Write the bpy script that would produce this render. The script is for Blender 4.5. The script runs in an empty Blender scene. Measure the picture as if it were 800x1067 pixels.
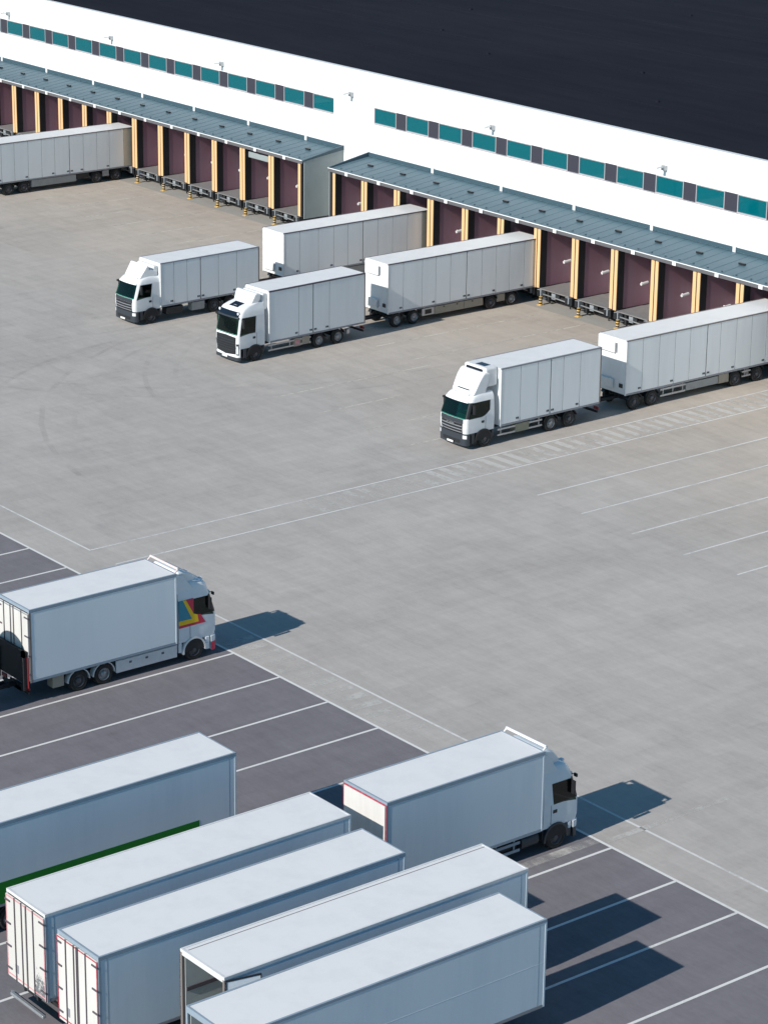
import bpy, bmesh, math, random
from mathutils import Vector, Matrix
random.seed(7)
PI = math.pi
scene = bpy.context.scene
COL = scene.collection

# ------------------------------------------------------------------ materials
def new_mat(name):
    m = bpy.data.materials.new(name); m.use_nodes = True
    nt = m.node_tree
    return m, nt, nt.nodes['Principled BSDF']

def mat(name, col, rough=.5, metal=0., spec=.5, dirt=0., dirt_scale=1.5, dirt_col=(.25, .22, .18), streak=False):
    m, nt, b = new_mat(name)
    b.inputs['Roughness'].default_value = rough
    b.inputs['Metallic'].default_value = metal
    b.inputs['Specular IOR Level'].default_value = spec
    c = (col[0], col[1], col[2], 1)
    if dirt > 0:
        tc = nt.nodes.new('ShaderNodeTexCoord')
        mp = nt.nodes.new('ShaderNodeMapping')
        if streak: mp.inputs['Scale'].default_value = (1, 1, .12)
        n = nt.nodes.new('ShaderNodeTexNoise'); n.inputs['Scale'].default_value = dirt_scale
        n.inputs['Detail'].default_value = 6; n.inputs['Roughness'].default_value = .65
        r = nt.nodes.new('ShaderNodeMapRange')
        r.inputs['From Min'].default_value = .45; r.inputs['From Max'].default_value = .75
        r.inputs['To Max'].default_value = dirt
        mx = nt.nodes.new('ShaderNodeMix'); mx.data_type = 'RGBA'
        mx.inputs['A'].default_value = c; mx.inputs['B'].default_value = (*dirt_col, 1)
        L = nt.links.new
        L(tc.outputs['Object'], mp.inputs['Vector']); L(mp.outputs['Vector'], n.inputs['Vector'])
        L(n.outputs['Fac'], r.inputs['Value']); L(r.outputs['Result'], mx.inputs['Factor'])
        L(mx.outputs['Result'], b.inputs['Base Color'])
    else:
        b.inputs['Base Color'].default_value = c
    return m

M = {}
M['panel'] = mat('white_panel', (.82, .84, .85), .35, dirt=.4, dirt_scale=1.2, dirt_col=(.64, .66, .68), streak=True)
M['panel_smooth'] = mat('white_smooth_panel', (.66, .74, .80), .36, dirt=.45, dirt_scale=.9, dirt_col=(.50, .60, .68), streak=True)  # white sides with the sky blue of their shade mixed into the colour
M['panel_bright'] = mat('white_panel_shade_blue', (.82, .87, .90), .32, dirt=.35, dirt_scale=.8, dirt_col=(.66, .74, .80), streak=True)  # paler version of the same white, shade blue mixed in too
M['roof_white'] = mat('box_roof', (.80, .79, .785), .5, dirt=.3, dirt_scale=1.0, dirt_col=(.60, .61, .62))
M['roof_cream'] = mat('box_roof_warm', (.80, .785, .77), .5, dirt=.22, dirt_scale=.8, dirt_col=(.55, .54, .52))
M['cab'] = mat('cab_paint', (.80, .81, .82), .22, dirt=.08, dirt_scale=2)
M['cab_grey'] = mat('cab_paint_pale_blue', (.76, .80, .83), .25, dirt=.1, dirt_scale=2)
M['gap'] = mat('panel_gap', (.10, .10, .11), .6)
M['rail'] = mat('rail_grey', (.26, .27, .30), .45, dirt=.3, dirt_scale=3)
M['rail_dark'] = mat('rail_dark', (.10, .085, .10), .5)
M['rail_brown'] = mat('rail_brown', (.20, .17, .16), .5, dirt=.3, dirt_scale=3)
M['rail_blue'] = mat('rail_blue_grey', (.29, .36, .43), .4, dirt=.25, dirt_scale=3)
M['rail_white'] = mat('rail_white', (.72, .72, .72), .4, dirt=.2, dirt_scale=3)
M['alu'] = mat('alu', (.50, .52, .54), .35, metal=.6, dirt=.3, dirt_scale=4)
M['beige'] = mat('beige_box', (.36, .32, .26), .6, dirt=.4, dirt_scale=3)
M['skirt_grey'] = mat('skirt_grey', (.34, .35, .35), .5, dirt=.5, dirt_scale=3)
M['olive'] = mat('battery_cover', (.27, .26, .19), .6, dirt=.3, dirt_scale=5)
M['chassis'] = mat('chassis', (.018, .018, .02), .7)
M['black'] = mat('black_trim', (.017, .018, .021), .45)
M['slate'] = mat('dark_bumper', (.035, .042, .052), .42)
M['tyre'] = mat('tyre', (.018, .018, .018), .85, dirt=.5, dirt_scale=6, dirt_col=(.05, .045, .04))
M['rim'] = mat('rim_steel', (.10, .10, .11), .45, metal=.3, dirt=.5, dirt_scale=7, dirt_col=(.05, .045, .04))
M['rim_bright'] = mat('rim_bright', (.34, .35, .37), .35, metal=.5, dirt=.5, dirt_scale=7, dirt_col=(.06, .05, .05))
M['lamp'] = mat('lamp_glass', (.75, .77, .8), .1)
M['red'] = mat('red_plastic', (.24, .02, .025), .45)
M['tape'] = mat('red_tape', (.42, .035, .06), .5, dirt=.3, dirt_scale=8, dirt_col=(.7, .5, .5))
M['tape_pale'] = mat('faded_red_tape', (.62, .26, .28), .55, dirt=.5, dirt_scale=6, dirt_col=(.75, .68, .66))
M['green'] = mat('green_band', (.0, .19, .012), .4)
M['teal_paint'] = mat('teal_paint', (.01, .24, .34), .35)
M['yellow_paint'] = mat('yellow_paint', (.88, .56, .0), .35)
M['crimson'] = mat('crimson_paint', (.62, .02, .07), .35)
M['plate'] = mat('plate_white', (.75, .75, .72), .5)
M['inside'] = mat('box_inside', (.50, .54, .53), .6, dirt=.3)
M['bar_pink'] = mat('bar_pale_pink', (.72, .60, .58), .5, dirt=.3, dirt_scale=4)
M['navy'] = mat('dark_hatch', (.008, .012, .022), .15)
M['reefer'] = mat('cooling_unit_white', (.78, .78, .78), .3, dirt=.1, dirt_scale=4)
M['yellow'] = mat('dock_yellow', (.78, .49, .25), .6, dirt=.3, dirt_scale=2.2, dirt_col=(.62, .40, .22), streak=True)
M['rubber'] = mat('shelter_black', (.012, .010, .013), .75)
M['plum'] = mat('dock_wall_plum', (.32, .155, .20), .5, dirt=.7, dirt_scale=1.0, dirt_col=(.30, .20, .25), streak=True)
M['dock_door'] = mat('dock_door', (.55, .56, .57), .5)
M['deck'] = mat('dock_deck', (.24, .23, .225), .6, dirt=.5, dirt_scale=3, dirt_col=(.14, .13, .12))
M['dock_steel'] = mat('dock_steel', (.27, .30, .33), .5, dirt=.4, dirt_scale=4)
M['canopy'] = mat('canopy_roof', (.075, .135, .17), .5, dirt=.35, dirt_scale=.6, dirt_col=(.10, .16, .19))
M['flash'] = mat('canopy_flashing', (.05, .092, .12), .5)
M['fascia'] = mat('fascia', (.12, .12, .13), .5)
M['end_wall'] = mat('dock_end_wall', (.30, .34, .345), .45, dirt=.35, dirt_scale=.7, dirt_col=(.22, .26, .27))
M['white_metal'] = mat('white_metal', (.8, .8, .8), .4)
M['spandrel'] = mat('spandrel_panel', (.040, .040, .056), .5)
M['win_frame'] = mat('window_frame', (.42, .38, .40), .4)
M['room'] = mat('room_wall', (.42, .46, .46), .8)
M['roof_dark'] = None
M['concrete_wall'] = mat('foundation', (.16, .155, .15), .9, dirt=.4, dirt_scale=1.5)
M['guide_yellow'] = mat('guide_yellow', (.70, .45, .14), .6, dirt=.4, dirt_scale=5)

def glass_mat(name, col, rough=.05):
    m, nt, b = new_mat(name)
    b.inputs['Base Color'].default_value = (*col, 1); b.inputs['Roughness'].default_value = rough
    b.inputs['Specular IOR Level'].default_value = .6
    return m
def tinted(name, tint, body, fac, refl=.06):
    """tinted pane: mostly see-through, a little body colour and mirror"""
    m = bpy.data.materials.new(name); m.use_nodes = True; nt = m.node_tree; nt.nodes.clear()
    N = nt.nodes.new; L = nt.links.new
    o = N('ShaderNodeOutputMaterial'); t = N('ShaderNodeBsdfTransparent'); t.inputs[0].default_value = (*tint, 1)
    d = N('ShaderNodeBsdfDiffuse'); d.inputs[0].default_value = (*body, 1)
    g = N('ShaderNodeBsdfGlossy'); g.inputs['Roughness'].default_value = .04
    m1 = N('ShaderNodeMixShader'); m1.inputs[0].default_value = fac
    m2 = N('ShaderNodeMixShader'); fr = N('ShaderNodeFresnel'); fr.inputs[0].default_value = 1.45
    L(t.outputs[0], m1.inputs[1]); L(d.outputs[0], m1.inputs[2])
    L(fr.outputs[0], m2.inputs[0]); L(m1.outputs[0], m2.inputs[1]); L(g.outputs[0], m2.inputs[2]); L(m2.outputs[0], o.inputs[0])
    return m
M['pane'] = tinted('teal_pane', (.05, .55, .64), (.0, .27, .33), .40)
M['cab_glass'] = tinted('cab_glass', (.20, .50, .42), (.006, .034, .030), .12)
M['side_glass'] = tinted('side_glass', (.14, .32, .28), (.006, .010, .012), .3)
M['seat'] = mat('cab_interior', (.10, .13, .12), .8)

# facade: white panels with joints every 8 m
def facade_mat():
    m, nt, b = new_mat('facade_white'); N = nt.nodes.new; L = nt.links.new
    g = N('ShaderNodeNewGeometry'); s = N('ShaderNodeSeparateXYZ'); L(g.outputs['Position'], s.inputs[0])
    a = N('ShaderNodeMath'); a.operation = 'ADD'; a.inputs[1].default_value = 1000 - 4.55; L(s.outputs['X'], a.inputs[0])
    mo = N('ShaderNodeMath'); mo.operation = 'MODULO'; mo.inputs[1].default_value = 8.0; L(a.outputs[0], mo.inputs[0])
    lt = N('ShaderNodeMath'); lt.operation = 'LESS_THAN'; lt.inputs[1].default_value = .05; L(mo.outputs[0], lt.inputs[0])
    n = N('ShaderNodeTexNoise'); n.inputs['Scale'].default_value = .5; n.inputs['Detail'].default_value = 4; L(g.outputs['Position'], n.inputs['Vector'])
    r = N('ShaderNodeMapRange'); r.inputs['To Min'].default_value = .80; r.inputs['To Max'].default_value = .86; L(n.outputs['Fac'], r.inputs['Value'])
    j = N('ShaderNodeMath'); j.operation = 'MULTIPLY'; j.inputs[1].default_value = -.36; L(lt.outputs[0], j.inputs[0])
    ad = N('ShaderNodeMath'); ad.operation = 'ADD'; L(r.outputs[0], ad.inputs[0]); L(j.outputs[0], ad.inputs[1])
    c = N('ShaderNodeCombineColor'); [L(ad.outputs[0], c.inputs[k]) for k in range(3)]
    L(c.outputs[0], b.inputs['Base Color']); b.inputs['Roughness'].default_value = .55
    return m
M['facade'] = facade_mat()

def roof_mat():
    m, nt, b = new_mat('roof_felt'); N = nt.nodes.new; L = nt.links.new
    g = N('ShaderNodeNewGeometry')
    mp = N('ShaderNodeMapping'); mp.inputs['Scale'].default_value = (.12, .9, 1); L(g.outputs['Position'], mp.inputs[0])
    n = N('ShaderNodeTexNoise'); n.inputs['Scale'].default_value = 1; n.inputs['Detail'].default_value = 5; L(mp.outputs[0], n.inputs['Vector'])
    n2 = N('ShaderNodeTexNoise'); n2.inputs['Scale'].default_value = .05; n2.inputs['Detail'].default_value = 3; L(g.outputs['Position'], n2.inputs['Vector'])
    ad = N('ShaderNodeMath'); ad.operation = 'ADD'; L(n.outputs['Fac'], ad.inputs[0]); L(n2.outputs['Fac'], ad.inputs[1])
    r = N('ShaderNodeMapRange'); r.inputs['From Min'].default_value = .7; r.inputs['From Max'].default_value = 1.3; L(ad.outputs[0], r.inputs['Value'])
    mx = N('ShaderNodeMix'); mx.data_type = 'RGBA'; mx.inputs['A'].default_value = (.014, .0145, .022, 1); mx.inputs['B'].default_value = (.021, .0215, .030, 1)
    L(r.outputs[0], mx.inputs['Factor']); L(mx.outputs['Result'], b.inputs['Base Color'])
    b.inputs['Roughness'].default_value = .95; b.inputs['Specular IOR Level'].default_value = .08
    return m
M['roof_dark'] = roof_mat()

def ground_mat(name, cA, cB, brick=.5, warm=None):
    """paving: soft patches stretched along the two paving directions plus faint block variation and stains"""
    m, nt, b = new_mat(name); N = nt.nodes.new; L = nt.links.new
    g = N('ShaderNodeNewGeometry')
    def noise(scale, detail=4, rough=.6, sc=(1, 1, 1), rot=0):
        mp = N('ShaderNodeMapping'); mp.inputs['Scale'].default_value = sc; mp.inputs['Rotation'].default_value = (0, 0, rot)
        L(g.outputs['Position'], mp.inputs[0])
        n = N('ShaderNodeTexNoise'); n.inputs['Scale'].default_value = scale; n.inputs['Detail'].default_value = detail
        n.inputs['Roughness'].default_value = rough; L(mp.outputs[0], n.inputs['Vector']); return n.outputs['Fac']
    def math2(op, a, bb):
        k = N('ShaderNodeMath'); k.operation = op
        for i, v in enumerate((a, bb)):
            if isinstance(v, (int, float)): k.inputs[i].default_value = v
            else: L(v, k.inputs[i])
        return k.outputs[0]
    n1 = noise(.12, 5, .6, (1, .35, 1)); n2 = noise(1.3, 6, .72, (.3, 1.1, 1)); n3 = noise(.9, 5, .66, (1.4, .18, 1)); n4 = noise(5, 4, .75, (.5, 1.4, 1))
    br = N('ShaderNodeTexBrick'); br.inputs['Scale'].default_value = 1; br.inputs['Brick Width'].default_value = 2.4; br.inputs['Row Height'].default_value = 1.1
    br.inputs['Mortar Size'].default_value = 0; br.inputs['Color1'].default_value = (0, 0, 0, 1); br.inputs['Color2'].default_value = (1, 1, 1, 1)
    L(g.outputs['Position'], br.inputs['Vector'])
    s = math2('MULTIPLY', n1, .75); s = math2('ADD', s, math2('MULTIPLY', n2, .8)); s = math2('ADD', s, math2('MULTIPLY', n3, .55))
    s = math2('ADD', s, math2('MULTIPLY', n4, .5)); s = math2('ADD', s, math2('MULTIPLY', br.outputs['Color'], .16 * brick))
    r = N('ShaderNodeMapRange'); r.inputs['From Min'].default_value = .85; r.inputs['From Max'].default_value = 1.75; L(s, r.inputs['Value'])
    mx = N('ShaderNodeMix'); mx.data_type = 'RGBA'; mx.inputs['A'].default_value = (*cA, 1); mx.inputs['B'].default_value = (*cB, 1)
    L(r.outputs[0], mx.inputs['Factor'])
    out = mx.outputs['Result']
    # dark oil / tyre stains with a shape of their own
    st = noise(.16, 6, .7, (1, .3, 1), .25)
    r2 = N('ShaderNodeMapRange'); r2.inputs['From Min'].default_value = .56; r2.inputs['From Max'].default_value = .74; r2.inputs['To Max'].default_value = .30; L(st, r2.inputs['Value'])
    m2 = N('ShaderNodeMix'); m2.data_type = 'RGBA'; m2.blend_type = 'MULTIPLY'; L(out, m2.inputs['A']); m2.inputs['B'].default_value = (.62, .60, .58, 1); L(r2.outputs[0], m2.inputs['Factor'])
    out = m2.outputs['Result']
    if warm:
        sp = N('ShaderNodeSeparateXYZ'); L(g.outputs['Position'], sp.inputs[0])
        wv = math2('ADD', sp.outputs['Y'], math2('MULTIPLY', noise(.15, 3), 14))
        r3 = N('ShaderNodeMapRange'); r3.interpolation_type = 'SMOOTHSTEP'; r3.inputs['From Min'].default_value = 100; r3.inputs['From Max'].default_value = 128; L(wv, r3.inputs['Value'])
        m3 = N('ShaderNodeMix'); m3.data_type = 'RGBA'; m3.blend_type = 'MULTIPLY'; L(out, m3.inputs['A']); m3.inputs['B'].default_value = (*warm, 1); L(r3.outputs[0], m3.inputs['Factor'])
        out = m3.outputs['Result']
    L(out, b.inputs['Base Color']); b.inputs['Roughness'].default_value = .9; b.inputs['Specular IOR Level'].default_value = .2
    bp = N('ShaderNodeBump'); bp.inputs['Strength'].default_value = .15; bp.inputs['Distance'].default_value = .02
    L(noise(14, 3), bp.inputs['Height']); L(bp.outputs[0], b.inputs['Normal'])
    return m
M['paving'] = ground_mat('concrete_paving', (.325, .302, .283), (.510, .477, .447), .9, warm=(1.05, .985, .90))
M['asphalt'] = ground_mat('parking_asphalt', (.138, .129, .142), (.238, .226, .244), .0)
M['apron'] = ground_mat('dock_apron', (.30, .285, .26), (.40, .375, .34), .4)

def paint_mat(name, col, wear):
    m, nt, b = new_mat(name); N = nt.nodes.new; L = nt.links.new
    b.inputs['Base Color'].default_value = (*col, 1); b.inputs['Roughness'].default_value = .7
    g = N('ShaderNodeNewGeometry'); n = N('ShaderNodeTexNoise'); n.inputs['Scale'].default_value = 2.2; n.inputs['Detail'].default_value = 7; n.inputs['Roughness'].default_value = .7
    L(g.outputs['Position'], n.inputs['Vector'])
    n0 = N('ShaderNodeTexNoise'); n0.inputs['Scale'].default_value = .35; L(g.outputs['Position'], n0.inputs['Vector'])
    ad = N('ShaderNodeMath'); ad.operation = 'ADD'; L(n.outputs['Fac'], ad.inputs[0]); L(n0.outputs['Fac'], ad.inputs[1])
    r = N('ShaderNodeMapRange'); r.inputs['From Min'].default_value = .62 + wear * .5; r.inputs['From Max'].default_value = .95 + wear * .5
    r.inputs['To Min'].default_value = max(.1, .72 - 1.6 * wear); r.inputs['To Max'].default_value = 1 - wear * .55
    L(ad.outputs[0], r.inputs['Value'])
    t = N('ShaderNodeBsdfTransparent'); mx = N('ShaderNodeMixShader'); L(r.outputs[0], mx.inputs[0]); L(t.outputs[0], mx.inputs[1]); L(b.outputs[0], mx.inputs[2])
    L(mx.outputs[0], nt.nodes['Material Output'].inputs[0])
    return m
M['line'] = paint_mat('line_paint', (.72, .71, .69), .0)
M['line_worn'] = paint_mat('line_paint_worn', (.72, .71, .69), .12)
M['line_faint'] = paint_mat('line_paint_faint', (.66, .64, .60), .52)
M['line_bars'] = paint_mat('bar_paint', (.60, .575, .54), .22)

# doors of the sooty trailer: stain with its own shape low on the right side
M['line_dock'] = paint_mat('dock_line_paint', (.70, .66, .58), .3)
def sooty():
    m, nt, b = new_mat('sooty_door'); N = nt.nodes.new; L = nt.links.new
    tc = N('ShaderNodeTexCoord'); sp = N('ShaderNodeSeparateXYZ'); L(tc.outputs['Object'], sp.inputs[0])
    n = N('ShaderNodeTexNoise'); n.inputs['Scale'].default_value = 7; n.inputs['Detail'].default_value = 8; n.inputs['Roughness'].default_value = .75; L(tc.outputs['Object'], n.inputs['Vector'])
    def mr(v, a, c, lo=0, hi=1):
        r = N('ShaderNodeMapRange'); r.interpolation_type = 'SMOOTHSTEP'
        r.inputs['From Min'].default_value = a; r.inputs['From Max'].default_value = c; r.inputs['To Min'].default_value = lo; r.inputs['To Max'].default_value = hi; L(v, r.inputs['Value']); return r.outputs[0]
    fz = mr(sp.outputs['Z'], 3.1, 1.1); fx = mr(sp.outputs['X'], -.15, -.75)
    ml = N('ShaderNodeMath'); ml.operation = 'MULTIPLY'; L(fz, ml.inputs[0]); L(fx, ml.inputs[1])
    th = N('ShaderNodeMath'); th.operation = 'MULTIPLY_ADD'; L(ml.outputs[0], th.inputs[0]); th.inputs[1].default_value = .42; L(n.outputs['Fac'], th.inputs[2])
    f = mr(th.outputs[0], .72, .86)
    mx = N('ShaderNodeMix'); mx.data_type = 'RGBA'; mx.inputs['A'].default_value = (.62, .60, .57, 1); mx.inputs['B'].default_value = (.16, .17, .18, 1); L(f, mx.inputs['Factor'])
    L(mx.outputs['Result'], b.inputs['Base Color']); b.inputs['Roughness'].default_value = .5
    return m
M['sooty'] = sooty()
M['door_white'] = mat('door_white', (.68, .66, .63), .45, dirt=.2, dirt_scale=1.5, streak=True)

# ------------------------------------------------------------------ mesh builder
class MB:
    def __init__(s): s.bm = bmesh.new()
    def box(s, x0, x1, y0, y1, z0, z1):
        v = [s.bm.verts.new((x, y, z)) for z in (z0, z1) for (x, y) in ((x0, y0), (x1, y0), (x1, y1), (x0, y1))]
        for f in ((3, 2, 1, 0), (4, 5, 6, 7), (0, 1, 5, 4), (1, 2, 6, 5), (2, 3, 7, 6), (3, 0, 4, 7)):
            s.bm.faces.new([v[i] for i in f])
        return s
    def hexa(s, P):
        v = [s.bm.verts.new(p) for p in P]
        for f in ((3, 2, 1, 0), (4, 5, 6, 7), (0, 1, 5, 4), (1, 2, 6, 5), (2, 3, 7, 6), (3, 0, 4, 7)):
            s.bm.faces.new([v[i] for i in f])
        return s
    def tube(s, pts, r, n=8):
        pts = [Vector(p) for p in pts]; rings = []
        for i, p in enumerate(pts):
            d = (pts[min(i + 1, len(pts) - 1)] - pts[max(i - 1, 0)]).normalized()
            a = d.orthogonal().normalized(); b = d.cross(a)
            rings.append([s.bm.verts.new(p + (a * math.cos(2 * PI * k / n) + b * math.sin(2 * PI * k / n)) * r) for k in range(n)])
        for A, B in zip(rings, rings[1:]):
            for k in range(n): s.bm.faces.new((A[k], A[(k + 1) % n], B[(k + 1) % n], B[k]))
        s.bm.faces.new(rings[0][::-1]); s.bm.faces.new(rings[-1]); return s
    def lathe_x(s, prof, cx, cy, cz, n=28, sx=1):
        """profile of (x, r) turned about the x axis"""
        rings = []
        for (x, r) in prof:
            if r < 1e-5: rings.append([s.bm.verts.new((cx + sx * x, cy, cz))]); continue
            rings.append([s.bm.verts.new((cx + sx * x, cy + r * math.cos(2 * PI * k / n), cz + r * math.sin(2 * PI * k / n))) for k in range(n)])
        for A, B in zip(rings, rings[1:]):
            for k in range(n):
                if len(A) == 1 and len(B) == 1: continue
                if len(A) == 1: s.bm.faces.new((A[0], B[(k + 1) % n], B[k]))
                elif len(B) == 1: s.bm.faces.new((A[k], A[(k + 1) % n], B[0]))
                else: s.bm.faces.new((A[k], A[(k + 1) % n], B[(k + 1) % n], B[k]))
        return s
    def arch(s, x0, x1, cy, cz, r0, r1, a0=0, a1=PI, n=16):
        rings = []
        for k in range(n + 1):
            a = a0 + (a1 - a0) * k / n
            rings.append([s.bm.verts.new((x, cy + r * math.cos(a), cz + r * math.sin(a))) for (x, r) in ((x0, r0), (x1, r0), (x1, r1), (x0, r1))])
        for A, B in zip(rings, rings[1:]):
            for k in range(4): s.bm.faces.new((A[k], A[(k + 1) % 4], B[(k + 1) % 4], B[k]))
        s.bm.faces.new(rings[0][::-1]); s.bm.faces.new(rings[-1]); return s
    def prism(s, poly, x0, x1, w=None):
        """side outline of (y, z) points run from x0 to x1; w = optional list of half widths"""
        if w: A = [s.bm.verts.new((-h, y, z)) for (y, z), h in zip(poly, w)]; B = [s.bm.verts.new((h, y, z)) for (y, z), h in zip(poly, w)]
        else: A = [s.bm.verts.new((x0, y, z)) for y, z in poly]; B = [s.bm.verts.new((x1, y, z)) for y, z in poly]
        n = len(poly)
        for k in range(n): s.bm.faces.new((A[k], A[(k + 1) % n], B[(k + 1) % n], B[k]))
        s.bm.faces.new(A[::-1]); s.bm.faces.new(B); return s
    def poly_x(s, pts, x0, x1):
        return s.prism(pts, x0, x1)
    def sheet(s, pts, z):
        s.bm.faces.new([s.bm.verts.new((x, y, z)) for x, y in pts]); return s
    def build(s, name, m, parent=None, smooth=False, bevel=0, seg=2):
        bmesh.ops.recalc_face_normals(s.bm, faces=s.bm.faces)
        me = bpy.data.meshes.new(name); s.bm.to_mesh(me); s.bm.free()
        me.materials.append(M[m] if isinstance(m, str) else m)
        if smooth:
            for p in me.polygons: p.use_smooth = True
            me.set_sharp_from_angle(angle=math.radians(38))
        o = bpy.data.objects.new(name, me); COL.objects.link(o)
        if parent: o.parent = parent
        if bevel:
            b = o.modifiers.new('bevel', 'BEVEL'); b.width = bevel; b.segments = seg; b.limit_method = 'ANGLE'; b.angle_limit = math.radians(40)
            if seg > 1 and not smooth:
                for p in me.polygons: p.use_smooth = True
                b.harden_normals = True
        return o

def tag(o, label=None, cat=None, group=None, kind=None):
    if label: o['label'] = label
    if cat: o['category'] = cat
    if group: o['group'] = group
    if kind: o['kind'] = kind
    return o
def thing(name, label, cat, loc=(0, 0, 0), rz=0, group=None):
    o = bpy.data.objects.new(name, None); COL.objects.link(o)
    o.location = loc; o.rotation_euler = (0, 0, rz); o.empty_display_size = .3
    return tag(o, label, cat, group)
def copy_tree(o, parent=None):
    c = o.copy(); COL.objects.link(c)
    if parent: c.parent = parent
    for ch in list(o.children): copy_tree(ch, c)
    return c

# ------------------------------------------------------------------ ground and markings
tag(MB().sheet([(-3000, -3000), (3000, -3000), (3000, 3000), (-3000, 3000)], 0).build('concrete_yard', 'paving'), kind='structure')
tag(MB().sheet([(-400, -200), (200, -200), (200, 68.3), (-400, 68.3)], .004).build('parking_asphalt', 'asphalt'), kind='structure')
tag(MB().sheet([(-300, 123.7), (-60, 123.7), (-60, 128.6), (-300, 128.6)], .004).build('dock_apron', 'apron'), kind='structure')
def line_y(mb, x, y0, y1, w=.13, z=.009): mb.sheet([(x - w / 2, y0), (x + w / 2, y0), (x + w / 2, y1), (x - w / 2, y1)], z)
def line_x(mb, y, x0, x1, w=.13, z=.009): mb.sheet([(x0, y - w / 2), (x1, y - w / 2), (x1, y + w / 2), (x0, y + w / 2)], z)
ml = MB()
line_x(ml, 68.3, -260, 100, .15)
for k in range(-13, 20):
    x = -96.72 + 3.70 * k + (.35 if k >= 7 else 0) - (.35 if k >= 9 else 0)
    if k <= -4: x -= .05
    line_y(ml, x, 20, 68.22, .14)
tag(ml.build('parking_bay_lines', 'line'), kind='structure')
ml = MB()
line_x(ml, 70.5, -110.4, 60, .13); line_x(ml, 70.65, -190, -113.05, .12)
line_y(ml, -113.1, 70.72, 123.8, .13); line_y(ml, -110.5, 70.57, 119, .13)
tag(ml.build('yard_lane_lines', 'line_worn'), kind='structure')
ml = MB()
for x, y0, y1 in ((-105.95, 95.7, 121), (-102.1, 95.5, 121), (-97.97, 95.4, 121), (-93.9, 95.3, 121), (-90.05, 95.4, 121), (-86.1, 95.4, 121), (-82, 95.4, 121)):
    line_y(ml, x, y0, y1, .13)
tag(ml.build('right_bay_lines', 'line_worn'), kind='structure')
ml = MB()
for x in range(-225, -118, 4):
    line_y(ml, x - .05 + (.9 if x > -166 else 0), 113.5 if x < -166 else 108, 123.6, .14)
for x, y0, y1 in ((-121.5, 95.7, 101), (-117.5, 95.6, 99.2), (-130.4, 95.5, 108), (-126, 95.6, 102)): line_y(ml, x, y0, y1, .12)
tag(ml.build('faded_dock_lines', 'line_dock'), kind='structure')
ml = MB(); y = 93.2
while y < 123:
    ml.sheet([(-112.95, y), (-110.65, y + .1), (-110.65, y + .6), (-112.95, y + .5)], .009); y += .98
tag(ml.build('crosswalk_bars', 'line_bars'), kind='structure')
ml = MB(); y = 84.2
while y < 92.4:
    ml.sheet([(-112.95, y), (-110.65, y + .1), (-110.65, y + .6), (-112.95, y + .5)], .009); y += .98
x = -98.2
while x < -84.2:
    ml.sheet([(x, 68.7), (x + .55, 68.6), (x + .6, 70.2), (x + .05, 70.3)], .009); x += 1.1
x = -71
line_y(ml, -71.0, 68.5, 75.5, .34); line_y(ml, -71.35, 60, 68.2, .5, .008)
tag(ml.build('faded_edge_bars', 'line_faint'), kind='structure')

# dark tyre marks swung across the paving
def marks_mat():
    m, nt, b = new_mat('tyre_marks'); N = nt.nodes.new; L = nt.links.new
    b.inputs['Base Color'].default_value = (.10, .098, .095, 1); b.inputs['Roughness'].default_value = .9
    g = N('ShaderNodeNewGeometry'); n = N('ShaderNodeTexNoise'); n.inputs['Scale'].default_value = .35; n.inputs['Detail'].default_value = 5; L(g.outputs['Position'], n.inputs['Vector'])
    r = N('ShaderNodeMapRange'); r.inputs['From Min'].default_value = .42; r.inputs['From Max'].default_value = .75; r.inputs['To Max'].default_value = .11; L(n.outputs['Fac'], r.inputs['Value'])
    t = N('ShaderNodeBsdfTransparent'); mx = N('ShaderNodeMixShader'); L(r.outputs[0], mx.inputs[0]); L(t.outputs[0], mx.inputs[1]); L(b.outputs[0], mx.inputs[2])
    L(mx.outputs[0], nt.nodes['Material Output'].inputs[0]); return m
M['marks'] = marks_mat()
ml = MB(); rr = random.Random(5)
def swing(x, y0, R, a1, sg):
    for off in (-1.0, 1.0):
        pts = []
        for k in range(13):
            a = a1 * k / 12; pts.append((x + sg * (R - R * math.cos(a)) + off * math.cos(a), y0 - 14 * 0 - R * math.sin(a) + sg * off * math.sin(a), a))
        pts = [(x + off, y0 + 10, 0)] + pts
        for (xa, ya, aa), (xb, yb, ab) in zip(pts, pts[1:]):
            w = .17; f = lambda a: (w * math.cos(a), sg * w * math.sin(a))
            (ax, ay), (bx, by) = f(aa), f(ab)
            ml.sheet([(xa - ax, ya - ay), (xa + ax, ya + ay), (xb + bx, yb + by), (xb - bx, yb - by)], .006)
for k in range(9):
    swing(rr.choice((-181, -177, -173, -157, -153.2, -149, -137.2, -133, -129, -125, -121, -116, -108, -104, -100, -96)) + rr.uniform(-.5, .5), rr.uniform(96, 112), rr.uniform(14, 30), rr.uniform(.6, 1.5), rr.choice((1, 1, -1)))
tag(ml.build('tyre_marks', 'marks'), kind='structure')

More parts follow.
